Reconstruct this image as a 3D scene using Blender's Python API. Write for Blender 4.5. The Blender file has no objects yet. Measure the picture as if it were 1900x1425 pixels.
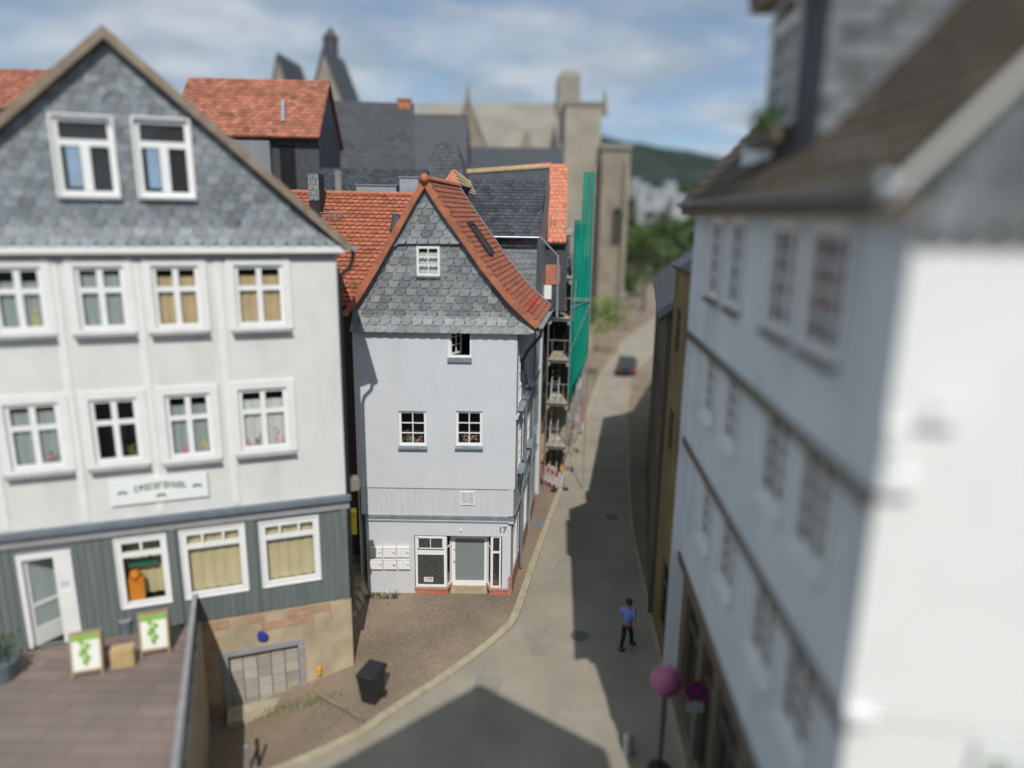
import bpy, math, random
from mathutils import Vector as V
from mathutils import noise as mnoise
random.seed(7)
S = bpy.context.scene
COL = S.collection
R = math.radians
# ------------------------------------------------------------------ camera
H = 13.9
FPX = 1316.0
PITCH, ROLL = 13.5, 0.9
fwd = V((0, math.cos(R(PITCH)), -math.sin(R(PITCH))))
rt0 = V((1, 0, 0)); up0 = rt0.cross(fwd)
rt = rt0*math.cos(R(ROLL)) + up0*math.sin(R(ROLL))
up = -rt0*math.sin(R(ROLL)) + up0*math.cos(R(ROLL))
cd = bpy.data.cameras.new("camera"); cam = bpy.data.objects.new("camera", cd); COL.objects.link(cam)
from mathutils import Matrix
cam.matrix_world = Matrix(((rt.x, up.x, -fwd.x, 0), (rt.y, up.y, -fwd.y, 0), (rt.z, up.z, -fwd.z, H), (0, 0, 0, 1)))
cd.sensor_width = 144.0; cd.lens = 144.0*FPX/1900.0
cd.clip_start = 0.05; cd.clip_end = 6000
cd.dof.use_dof = True; cd.dof.focus_distance = 27.2; cd.dof.aperture_fstop = 0.0997/0.40
S.camera = cam
# ------------------------------------------------------------------ light
SX, SY, SZ = -0.095, 1.0, -1.07          # direction the sunlight travels
w = bpy.data.worlds.new("World"); S.world = w; w.use_nodes = True
nt = w.node_tree; nt.nodes.clear()
def N(nt, t, **k):
    n = nt.nodes.new(t)
    for a, b in k.items(): setattr(n, a, b)
    return n
L = nt.links.new
sky = N(nt, 'ShaderNodeTexSky', sky_type='NISHITA', sun_disc=False)
sky.sun_elevation = math.atan2(-SZ, math.hypot(SX, SY)); sky.sun_rotation = math.atan2(-SX, -SY)
sky.air_density = 1.0; sky.dust_density = 0.15; sky.ozone_density = 3.0; sky.altitude = 200
tc = N(nt, 'ShaderNodeTexCoord'); sp = N(nt, 'ShaderNodeSeparateXYZ'); L(tc.outputs['Generated'], sp.inputs[0])
ad = N(nt, 'ShaderNodeMath', operation='ADD'); ad.inputs[1].default_value = 0.16; L(sp.outputs['Z'], ad.inputs[0])
mx = N(nt, 'ShaderNodeMath', operation='MAXIMUM'); mx.inputs[1].default_value = 0.05; L(ad.outputs[0], mx.inputs[0])
dx = N(nt, 'ShaderNodeMath', operation='DIVIDE'); dy = N(nt, 'ShaderNodeMath', operation='DIVIDE')
L(sp.outputs['X'], dx.inputs[0]); L(mx.outputs[0], dx.inputs[1]); L(sp.outputs['Y'], dy.inputs[0]); L(mx.outputs[0], dy.inputs[1])
cb = N(nt, 'ShaderNodeCombineXYZ'); L(dx.outputs[0], cb.inputs[0]); L(dy.outputs[0], cb.inputs[1])
n1 = N(nt, 'ShaderNodeTexNoise'); n1.inputs['Scale'].default_value = 1.0; n1.inputs['Detail'].default_value = 7; n1.inputs['Roughness'].default_value = .52
n1.inputs['Distortion'].default_value = .25
L(cb.outputs[0], n1.inputs['Vector'])
cr = N(nt, 'ShaderNodeValToRGB'); cr.color_ramp.elements[0].position = .34; cr.color_ramp.elements[1].position = .57
L(n1.outputs['Fac'], cr.inputs[0])
n2 = N(nt, 'ShaderNodeTexNoise'); n2.inputs['Scale'].default_value = 2.6; n2.inputs['Detail'].default_value = 4
L(cb.outputs[0], n2.inputs['Vector'])
cc = N(nt, 'ShaderNodeValToRGB'); cc.color_ramp.elements[0].position = .4; cc.color_ramp.elements[1].position = .62
cc.color_ramp.elements[0].color = (4.3, 5.1, 5.9, 1); cc.color_ramp.elements[1].color = (6.6, 7.2, 7.8, 1)
L(n2.outputs['Fac'], cc.inputs[0])
mm = N(nt, 'ShaderNodeMath', operation='MULTIPLY'); mm.inputs[1].default_value = .9; L(cr.outputs[0], mm.inputs[0])
hr = N(nt, 'ShaderNodeValToRGB'); hr.color_ramp.elements[0].position = 0; hr.color_ramp.elements[1].position = .22
hr.color_ramp.elements[0].color = (.66, .80, 1.0, 1); hr.color_ramp.elements[1].color = (.92, .93, .93, 1); L(sp.outputs['Z'], hr.inputs[0])
tn = N(nt, 'ShaderNodeMix', data_type='RGBA', blend_type='MULTIPLY'); tn.inputs['Factor'].default_value = 1; L(sky.outputs[0], tn.inputs['A']); L(hr.outputs[0], tn.inputs['B'])
mix = N(nt, 'ShaderNodeMix', data_type='RGBA'); L(mm.outputs[0], mix.inputs['Factor']); L(tn.outputs['Result'], mix.inputs['A']); L(cc.outputs[0], mix.inputs['B'])
# unseen upper sky brightened with height, added as fill for the shaded fronts
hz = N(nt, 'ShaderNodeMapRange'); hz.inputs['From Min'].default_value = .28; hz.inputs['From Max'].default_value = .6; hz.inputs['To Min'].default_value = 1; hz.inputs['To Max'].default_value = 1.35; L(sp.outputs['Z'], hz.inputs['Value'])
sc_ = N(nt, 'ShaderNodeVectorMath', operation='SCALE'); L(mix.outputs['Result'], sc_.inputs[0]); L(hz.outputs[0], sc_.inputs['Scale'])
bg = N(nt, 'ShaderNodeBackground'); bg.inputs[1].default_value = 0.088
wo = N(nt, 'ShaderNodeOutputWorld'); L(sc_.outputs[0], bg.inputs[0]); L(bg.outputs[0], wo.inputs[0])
sd = bpy.data.lights.new("sun", 'SUN'); sd.energy = 3.55; sd.angle = R(.53); sd.color = (1, .955, .88)
so = bpy.data.objects.new("sun", sd); COL.objects.link(so)
so.rotation_euler = V((SX, SY, SZ)).to_track_quat('-Z', 'Y').to_euler()
S.view_settings.view_transform = 'Standard'; S.view_settings.look = 'None'
S.view_settings.exposure = 0.0; S.view_settings.gamma = 1
S.cycles.max_bounces = 6; S.cycles.transparent_max_bounces = 8

# ------------------------------------------------------------------ helpers
def ray(x, y): return fwd + rt*((x-950)/FPX) - up*((y-712.5)/FPX)
def at(x, y, Y):                        # photograph pixel -> point at world distance Y
    d = ray(x, y); p = d*(Y/d.y); p.z += H; return p
def gz(x, y, z=0.0):                    # pixel -> point on level z
    d = ray(x, y); p = d*((z-H)/d.z); p.z += H; return p

def mat(name, col, rough=.8, var=.12, scale=3.0, bump=.0, bscale=40., metal=0., spec=.4, vcol=False, stretch=(1, 1, 1), col2=None, dirt=None):
    m = bpy.data.materials.new(name); m.use_nodes = True; t = m.node_tree; b = t.nodes['Principled BSDF']
    b.inputs['Roughness'].default_value = rough; b.inputs['Metallic'].default_value = metal; b.inputs['Specular IOR Level'].default_value = spec
    l = t.links.new
    tc = N(t, 'ShaderNodeTexCoord'); mp = N(t, 'ShaderNodeMapping'); mp.inputs['Scale'].default_value = stretch
    l(tc.outputs['Object'], mp.inputs[0])
    no = N(t, 'ShaderNodeTexNoise'); no.inputs['Scale'].default_value = scale; no.inputs['Detail'].default_value = 6; l(mp.outputs[0], no.inputs['Vector'])
    c1 = N(t, 'ShaderNodeValToRGB'); a = c1.color_ramp.elements
    a[0].position = .3; a[1].position = .7
    lo = col2 if col2 else tuple(max(0, c*(1-var)) for c in col); hi = tuple(min(1, c*(1+(0 if col2 else var))) for c in col)
    a[0].color = (*lo, 1); a[1].color = (*hi, 1); l(no.outputs['Fac'], c1.inputs[0])
    out = c1.outputs[0]
    if dirt:
        dn = N(t, 'ShaderNodeTexNoise'); dn.inputs['Scale'].default_value = dirt[1]; dn.inputs['Detail'].default_value = 8; dn.inputs['Roughness'].default_value = .65
        dm = N(t, 'ShaderNodeMapping'); dm.inputs['Scale'].default_value = dirt[3] if len(dirt) > 3 else (1, 1, 1); l(tc.outputs['Object'], dm.inputs[0]); l(dm.outputs[0], dn.inputs['Vector'])
        dr = N(t, 'ShaderNodeValToRGB'); dr.color_ramp.elements[0].position = .5; dr.color_ramp.elements[1].position = .78; l(dn.outputs['Fac'], dr.inputs[0])
        ml = N(t, 'ShaderNodeMath', operation='MULTIPLY'); ml.inputs[1].default_value = dirt[2]; l(dr.outputs[0], ml.inputs[0])
        mx = N(t, 'ShaderNodeMix', data_type='RGBA'); l(ml.outputs[0], mx.inputs['Factor']); l(out, mx.inputs['A']); mx.inputs['B'].default_value = (*dirt[0], 1)
        out = mx.outputs['Result']
    if vcol:
        at_ = N(t, 'ShaderNodeVertexColor'); at_.layer_name = 'col'
        mx = N(t, 'ShaderNodeMix', data_type='RGBA', blend_type='MULTIPLY'); mx.inputs['Factor'].default_value = 1
        l(out, mx.inputs['A']); l(at_.outputs['Color'], mx.inputs['B']); out = mx.outputs['Result']
    l(out, b.inputs['Base Color'])
    if bump:
        bn = N(t, 'ShaderNodeTexNoise'); bn.inputs['Scale'].default_value = bscale; bn.inputs['Detail'].default_value = 4; l(mp.outputs[0], bn.inputs['Vector'])
        bp = N(t, 'ShaderNodeBump'); bp.inputs['Strength'].default_value = bump; bp.inputs['Distance'].default_value = .02
        l(bn.outputs['Fac'], bp.inputs['Height']); l(bp.outputs[0], b.inputs['Normal'])
    return m

def cellmat(name, c1, c2, mortar, scale, bumpd=.02, rough=.85, brick=None):
    m = bpy.data.materials.new(name); m.use_nodes = True; t = m.node_tree; b = t.nodes['Principled BSDF']; l = t.links.new
    b.inputs['Roughness'].default_value = rough
    tc = N(t, 'ShaderNodeTexCoord')
    big = N(t, 'ShaderNodeTexNoise'); big.inputs['Scale'].default_value = .35; big.inputs['Detail'].default_value = 5; l(tc.outputs['Object'], big.inputs['Vector'])
    if brick:
        mp = N(t, 'ShaderNodeMapping'); mp.inputs['Rotation'].default_value = brick[2]; l(tc.outputs['Object'], mp.inputs[0])
        br = N(t, 'ShaderNodeTexBrick'); l(mp.outputs[0], br.inputs['Vector'])
        br.inputs['Scale'].default_value = 1; br.inputs['Brick Width'].default_value = brick[0]; br.inputs['Row Height'].default_value = brick[1]
        br.inputs['Mortar Size'].default_value = .012; br.inputs['Color1'].default_value = (*c1, 1); br.inputs['Color2'].default_value = (*c2, 1); br.inputs['Mortar'].default_value = (*mortar, 1)
        out = br.outputs['Color']; hgt = br.outputs['Fac']; inv = True
    else:
        vo = N(t, 'ShaderNodeTexVoronoi', feature='DISTANCE_TO_EDGE'); vo.inputs['Scale'].default_value = scale; l(tc.outputs['Object'], vo.inputs['Vector'])
        vc = N(t, 'ShaderNodeTexVoronoi'); vc.inputs['Scale'].default_value = scale; l(tc.outputs['Object'], vc.inputs['Vector'])
        sx = N(t, 'ShaderNodeSeparateXYZ'); l(vc.outputs['Color'], sx.inputs[0])
        ra = N(t, 'ShaderNodeValToRGB'); ra.color_ramp.elements[0].color = (*c1, 1); ra.color_ramp.elements[1].color = (*c2, 1); l(sx.outputs[0], ra.inputs[0])
        rm = N(t, 'ShaderNodeValToRGB'); rm.color_ramp.elements[0].position = .02; rm.color_ramp.elements[1].position = .1; l(vo.outputs['Distance'], rm.inputs[0])
        mx = N(t, 'ShaderNodeMix', data_type='RGBA'); l(rm.outputs[0], mx.inputs['Factor']); mx.inputs['A'].default_value = (*mortar, 1); l(ra.outputs[0], mx.inputs['B'])
        out = mx.outputs['Result']; hgt = rm.outputs[0]; inv = False
    m2 = N(t, 'ShaderNodeMix', data_type='RGBA', blend_type='MULTIPLY'); m2.inputs['Factor'].default_value = .75
    r2 = N(t, 'ShaderNodeValToRGB'); r2.color_ramp.elements[0].position = .3; r2.color_ramp.elements[1].position = .7
    r2.color_ramp.elements[0].color = (.62, .62, .62, 1); r2.color_ramp.elements[1].color = (1.2, 1.18, 1.15, 1); l(big.outputs['Fac'], r2.inputs[0])
    l(out, m2.inputs['A']); l(r2.outputs[0], m2.inputs['B']); l(m2.outputs['Result'], b.inputs['Base Color'])
    bp = N(t, 'ShaderNodeBump'); bp.inputs['Strength'].default_value = .6; bp.inputs['Distance'].default_value = bumpd; bp.invert = inv
    l(hgt, bp.inputs['Height']); l(bp.outputs[0], b.inputs['Normal'])
    return m

def glassmat(name, tint=(.02, .024, .028), alpha=.45):
    m = bpy.data.materials.new(name); m.use_nodes = True; t = m.node_tree; b = t.nodes['Principled BSDF']
    b.inputs['Base Color'].default_value = (*tint, 1); b.inputs['Roughness'].default_value = .03; b.inputs['Alpha'].default_value = max(alpha, .15); b.inputs['Specular IOR Level'].default_value = 1.0
    return m

M = dict(
 house=mat('house_render', (.575, .602, .642), .85, .03, 1.2, .35, 90, dirt=((.40, .42, .45), 1.1, .28, (1, 1, .4))),
 boards=mat('grey_boards', (.56, .575, .61), .7, .07, 3, .25, 60, stretch=(9, 9, .25), dirt=((.40, .37, .35), 2, .35, (4, 4, .3))),
 slate=mat('slate', (.20, .218, .228), .5, .22, 7, .25, 60, vcol=True, spec=.5),
 slated=mat('dark_slate', (.058, .062, .072), .6, .3, 6, .25, 60, vcol=True, spec=.4),
 slater=mat('weathered_slate', (.135, .15, .16), .65, .22, 5, .2, 50, vcol=True, spec=.25),
 slatel=mat('gable_slate', (.19, .215, .235), .55, .22, 5, .2, 50, vcol=True, spec=.4),
 redtile=mat('red_tile', (.37, .125, .07), .75, .2, 6, .25, 80, vcol=True, dirt=((.16, .075, .05), 2.5, .5)),
 redcap=mat('red_ridge_tile', (.42, .15, .08), .75, .18, 8, .2, 60, vcol=True),
 oldred=mat('old_red_tile', (.33, .125, .075), .8, .3, 2.5, .3, 20, vcol=True, dirt=((.14, .07, .05), 1, .6)),
 neworange=mat('new_orange_tile', (.58, .215, .13), .75, .12, 5, .2, 50, vcol=True),
 darkgap=mat('dark_timber', (.022, .023, .026), .7, .2, 5),
 white=mat('white_window_paint', (.78, .79, .79), .4, .03, 6),
 whitew=mat('white_trim_paint', (.74, .74, .73), .6, .04, 3),
 zinc=mat('zinc', (.27, .33, .37), .45, .15, 4, metal=.5, dirt=((.45, .48, .48), 6, .5)),
 zincl=mat('pale_zinc', (.42, .47, .50), .4, .12, 4, metal=.5),
 blackmetal=mat('black_pipe_paint', (.02, .022, .026), .35, .15, 5),
 leftw=mat('left_render', (.655, .665, .645), .9, .04, 1.5, .2, 50, dirt=((.45, .45, .42), 1.0, .45, (1.5, 1.5, .4))),
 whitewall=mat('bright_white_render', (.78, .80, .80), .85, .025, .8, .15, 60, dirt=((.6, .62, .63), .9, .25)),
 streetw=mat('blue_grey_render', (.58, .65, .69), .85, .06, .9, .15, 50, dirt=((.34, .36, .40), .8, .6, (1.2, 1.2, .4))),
 green=mat('grey_green_boards', (.135, .16, .157), .7, .16, 3, .2, 40, stretch=(5, 5, .2), dirt=((.25, .25, .24), 2, .4, (6, 6, .4))),
 greytrim=mat('grey_cornice', (.30, .30, .31), .7, .12, 3),
 slatetrim=mat('blue_grey_cornice', (.14, .17, .20), .6, .15, 3),
 browneave=mat('brown_eave_boards', (.14, .115, .085), .8, .2, 3, stretch=(.5, .5, 6)),
 mossroof=mat('mossy_brown_roof', (.085, .070, .052), .9, .3, 2.2, .6, 14, vcol=True, dirt=((.14, .105, .04), 1.3, .7)),
 vergewood=mat('weathered_verge', (.25, .20, .15), .8, .25, 3, .2, 30),
 plinth=mat('red_plinth', (.46, .15, .10), .75, .15, 4, .2, 40, dirt=((.5, .32, .25), 3, .5)),
 sillstone=mat('red_sandstone_sill', (.40, .22, .17), .8, .15, 5, .2, 40),
 stone=mat('sandstone', (.42, .35, .24), .9, .2, 1.6, .5, 12, dirt=((.46, .20, .12), .9, .55)),
 redbrick=mat('reddish_stone', (.42, .265, .175), .9, .25, 3, .4, 20),
 churchroof=mat('church_roof_stone', (.25, .235, .20), .9, .15, .35, .3, 3, stretch=(1, 1, .35), dirt=((.15, .14, .12), .25, .5, (1, 1, .3))),
 churchend=mat('church_end_stone', (.32, .295, .24), .9, .15, .4, .3, 3, dirt=((.2, .18, .15), .3, .5)),
 churchw=mat('church_sandstone', (.245, .215, .17), .9, .22, .5, .4, 3),
 churchp=mat('church_pale_stone', (.24, .225, .195), .9, .15, .5, .3, 3, vcol=True),
 glass=glassmat('window_glass', alpha=.05),
 glassd=glassmat('shaded_glass', (.06, .065, .07), .5),
 frost=mat('frosted_glass', (.20, .235, .235), .35, .15, 40, .2, 120, spec=.6),
 bigglass=mat('dark_shop_glass', (.055, .06, .062), .18, .35, 14, .05, 30, spec=.7),
 room=mat('dark_room', (.012, .012, .013), .95, .3, 1),
 curt=mat('white_curtain', (.62, .66, .62), .9, .1, 3, stretch=(12, 12, .5)),
 curtg=mat('grey_green_curtain', (.34, .40, .38), .9, .15, 3, stretch=(12, 12, .5)),
 blind=mat('beige_blind', (.62, .54, .32), .85, .07, 2),
 blindb=mat('brown_blind', (.55, .43, .25), .85, .1, 2),
 skyblind=mat('pale_blue_glass', (.25, .36, .48), .15, .2, 1, spec=.7),
 road=mat('asphalt', (.305, .28, .225), .93, .14, .5, .5, 35, dirt=((.385, .34, .27), .9, .7, (1.2, .35, 1))),
 cobble=cellmat('cobbles', (.27, .212, .158), (.31, .245, .185), (.215, .165, .12), 9),
 roadpatch=mat('asphalt_repair', (.30, .275, .235), .93, .12, 1.5, .4, 60, vcol=True),
 kerb=mat('kerb_stone', (.40, .35, .25), .9, .15, 3, .3, 20, dirt=((.25, .22, .16), 2, .5)),
 earth=mat('valley_ground', (.07, .08, .04), .95, .3, .02),
 paving=cellmat('terrace_slabs', (.20, .158, .14), (.24, .192, .172), (.11, .085, .078), 1, .01, brick=(1.6, .42, (0, 0, 0))),
 forest=mat('forest', (.02, .034, .027), .95, .45, .03, 0, 1),
 leaf=mat('leaves', (.048, .08, .024), .8, .3, 2, vcol=True),
 leafl=mat('light_leaves', (.13, .20, .045), .8, .3, 2, vcol=True),
 bark=mat('bark', (.10, .075, .05), .95, .3, 6),
 net=mat('green_net', (.0, .27, .20), .8, .14, 2, .3, 30, stretch=(3, 3, .2)),
 steel=mat('galvanised_steel', (.46, .47, .46), .45, .15, 5, metal=.55),
 plank=mat('scaffold_planks', (.40, .36, .28), .9, .2, 4, stretch=(4, .3, 1)),
 bwhite=mat('barrier_white', (.76, .76, .76), .5, .03, 5), bred=mat('barrier_red', (.55, .02, .02), .5, .08, 5), bgrey=mat('barrier_grey', (.52, .56, .60), .5, .05, 5),
 yellow=mat('lamp_yellow', (.75, .38, .02), .4, .05, 5), orange=mat('orange_plastic', (.75, .26, .02), .5, .1, 5),
 black=mat('black_plastic', (.022, .024, .028), .45, .2, 5), teal=mat('teal_plastic', (.1, .42, .38), .4, .05, 5),
 blue=mat('sign_blue', (.03, .05, .28), .5, .05, 5), red=mat('sign_red', (.5, .02, .03), .5, .05, 5),
 pink=mat('pink_petals', (.72, .30, .34), .8, .25, 3, col2=(.66, .18, .46)),
 brick=mat('chimney_brick', (.42, .16, .08), .9, .25, 5, .4, 30),
 wood=mat('light_wood', (.50, .36, .18), .75, .12, 4), woodd=mat('board_wood', (.34, .25, .15), .75, .15, 4),
 green2=mat('leaf_green_print', (.22, .42, .06), .7, .1, 4), darkgreen=mat('dark_green_letters', (.03, .16, .09), .7, .08, 5),
 yellowp=mat('yellow_paint', (.80, .62, .05), .5, .06, 4),
 ochre=mat('ochre_render', (.20, .155, .07), .9, .18, .8, .2, 30), skin=mat('skin', (.45, .25, .17), .6, .05, 5), hair=mat('hair', (.05, .035, .025), .8, .2, 20),
 shirt=mat('blue_shirt', (.20, .32, .72), .85, .08, 8), trousers=mat('dark_trousers', (.02, .022, .03), .85, .1, 8),
 letter=mat('number_grey', (.15, .15, .145), .8, .1, 5), peach=mat('peach_render', (.52, .38, .27), .85, .1, 2), darkgreenwall=mat('dark_green_wall', (.045, .065, .055), .9, .2, 1),
 redwood=mat('red_door_paint', (.09, .02, .018), .7, .2, 3), paper=mat('paper', (.75, .75, .70), .8, .03, 5),
 bgrey2=mat('town_grey_wall', (.22, .23, .25), .9, .12, .6), farwhite=mat('far_white_wall', (.34, .35, .36), .9, .1, .1), carp=mat('dark_car_paint', (.025, .027, .035), .3, .1, 3, spec=.6),
 batten=mat('roof_battens', (.6, .46, .26), .8, .15, 5), bluebag=mat('blue_print_fabric', (.05, .2, .42), .8, .4, 14, col2=(.4, .5, .55)),
)

M['net'].node_tree.nodes['Principled BSDF'].inputs['Alpha'].default_value = .86
OFF = {}
def tag(o, label=None, cat=None, group=None, kind=None):
    if label: o['label'] = label
    if cat: o['category'] = cat
    if group: o['group'] = group
    if kind: o['kind'] = kind
    return o
def empty(name, loc, label, cat, group=None):
    o = bpy.data.objects.new(name, None); COL.objects.link(o); o.location = loc; o.empty_display_size = .3
    OFF[o] = V(loc); return tag(o, label, cat, group)
class MB:
    def __init__(s): s.v = []; s.f = []; s.m = []; s.c = []
    def face(s, pts, mi=0, c=1.0):
        i = len(s.v); s.v += [V(p) for p in pts]; s.f.append(tuple(range(i, i+len(pts)))); s.m.append(mi); s.c.append(c)
    def hexa(s, p, mi=0, c=1.0):      # p: 8 points, bottom loop 0-3 then top loop 4-7
        for q in ((0, 3, 2, 1), (4, 5, 6, 7), (0, 1, 5, 4), (1, 2, 6, 5), (2, 3, 7, 6), (3, 0, 4, 7)): s.face([p[k] for k in q], mi, c)
    def prism(s, a, b, mi=0, c=1.0):  # two matching loops
        s.face(list(reversed(a)), mi, c); s.face(b, mi, c)
        n = len(a)
        for i in range(n): j = (i+1) % n; s.face([a[i], a[j], b[j], b[i]], mi, c)
    def box(s, fr, u0, u1, v0, v1, w0, w1, mi=0, c=1.0):
        P = fr.P; s.hexa([P(u0, v0, w0), P(u1, v0, w0), P(u1, v0, w1), P(u0, v0, w1), P(u0, v1, w0), P(u1, v1, w0), P(u1, v1, w1), P(u0, v1, w1)], mi, c)
    def tube(s, pts, r, n=8, mi=0, c=1.0, r2=None):
        pts = [V(p) for p in pts]; rings = []
        prev = None
        for i, p in enumerate(pts):
            t = (pts[min(i+1, len(pts)-1)] - pts[max(i-1, 0)]).normalized()
            a = prev if prev is not None else (V((0, 0, 1)) if abs(t.z) < .9 else V((1, 0, 0)))
            b = t.cross(a).normalized(); a = b.cross(t).normalized(); prev = a
            rr = r if r2 is None else r+(r2-r)*i/(len(pts)-1)
            rings.append([p + (a*math.cos(2*math.pi*k/n) + b*math.sin(2*math.pi*k/n))*rr for k in range(n)])
        for i in range(len(rings)-1):
            for k in range(n):
                j = (k+1) % n; s.face([rings[i][k], rings[i+1][k], rings[i+1][j], rings[i][j]], mi, c)
        s.face(rings[0], mi, c); s.face(list(reversed(rings[-1])), mi, c)
    def ball(s, cpt, r, mi=0, c=1.0, n=8, sc=(1, 1, 1), jit=0):
        cpt = V(cpt); g = []
        for i in range(n//2+1):
            th = math.pi*i/(n//2); row = []
            for k in range(n):
                ph = 2*math.pi*k/n; j = 1+random.uniform(-jit, jit)
                row.append(cpt+V((sc[0]*math.sin(th)*math.cos(ph), sc[1]*math.sin(th)*math.sin(ph), sc[2]*math.cos(th)))*r*j)
            g.append(row)
        for i in range(n//2):
            for k in range(n):
                j = (k+1) % n; s.face([g[i][k], g[i+1][k], g[i+1][j], g[i][j]], mi, c)
    def build(s, name, mats, parent=None, smooth=False, label=None, cat=None, group=None, kind=None, origin=None):
        if not isinstance(mats, (list, tuple)): mats = [mats]
        off = OFF.get(parent, V((0, 0, 0))) if parent else (V(origin) if origin is not None else V((0, 0, 0)))
        me = bpy.data.meshes.new(name); me.from_pydata([v-off for v in s.v], [], s.f)
        for m in mats: me.materials.append(m)
        me.polygons.foreach_set('material_index', s.m)
        ca = me.color_attributes.new('col', 'FLOAT_COLOR', 'CORNER')
        arr = []
        for f, c in zip(s.f, s.c):
            cc = (c, c, c, 1) if not isinstance(c, tuple) else (*c, 1)
            arr += list(cc)*len(f)
        ca.data.foreach_set('color', arr)
        if smooth: me.polygons.foreach_set('use_smooth', [True]*len(me.polygons))
        o = bpy.data.objects.new(name, me); COL.objects.link(o)
        if parent: o.parent = parent; OFF[o] = off
        else: o.location = off; OFF[o] = off
        return tag(o, label, cat, group, kind)
class Fr:                              # vertical frame: u along the wall, v = height, w = outwards
    def __init__(s, o, ang, sgn=1, o3=None):
        s.o = V((o[0], o[1], 0)); a = R(ang); s.U = V((math.cos(a), math.sin(a), 0)); s.N = V((math.sin(a), -math.cos(a), 0))*sgn
    def P(s, u, v, w=0): return s.o + s.U*u + s.N*w + V((0, 0, v))
    def px(s, x, y, w=0):              # photograph pixel -> (u, v) on this wall
        d = ray(x, y); o = s.o+s.N*w; t = (o.x*s.N.x+o.y*s.N.y)/(d.x*s.N.x+d.y*s.N.y); p = d*t
        return ((p.x-s.o.x)*s.U.x+(p.y-s.o.y)*s.U.y, p.z+H)
class Fr3:                             # frame with any three axes
    def __init__(s, o, U, W, Nn): s.o = V(o); s.U = V(U); s.W = V(W); s.N = V(Nn)
    def P(s, u, v, w=0): return s.o+s.U*u+s.W*v+s.N*w

def wallgrid(mb, fr, u0, u1, v0, v1, holes, w=0, depth=.18, room=.9, mi=0, rmi=1):
    us = sorted({u0, u1, *[a for h in holes for a in h[:2] if u0 < a < u1]}); vs = sorted({v0, v1, *[a for h in holes for a in h[2:] if v0 < a < v1]})
    for i in range(len(us)-1):
        for j in range(len(vs)-1):
            cu, cv = (us[i]+us[i+1])/2, (vs[j]+vs[j+1])/2
            if any(h[0] < cu < h[1] and h[2] < cv < h[3] for h in holes): continue
            mb.face([fr.P(us[i], vs[j], w), fr.P(us[i+1], vs[j], w), fr.P(us[i+1], vs[j+1], w), fr.P(us[i], vs[j+1], w)], mi)
    for (a, b, c, d) in holes:
        P = fr.P
        for w0, w1, mm, g in ((w, w-depth, mi, 0), (w-depth, w-room, rmi, .001)):
            mb.face([P(a, c, w0), P(a, d, w0), P(a, d, w1), P(a, c, w1)], mm); mb.face([P(b, c, w0), P(b, c, w1), P(b, d, w1), P(b, d, w0)], mm)
            mb.face([P(a, c, w0), P(a, c, w1), P(b, c, w1), P(b, c, w0)], mm); mb.face([P(a, d, w0), P(b, d, w0), P(b, d, w1), P(a, d, w1)], mm)
        mb.face([P(a, c, w-room), P(b, c, w-room), P(b, d, w-room), P(a, d, w-room)], rmi)

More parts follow.
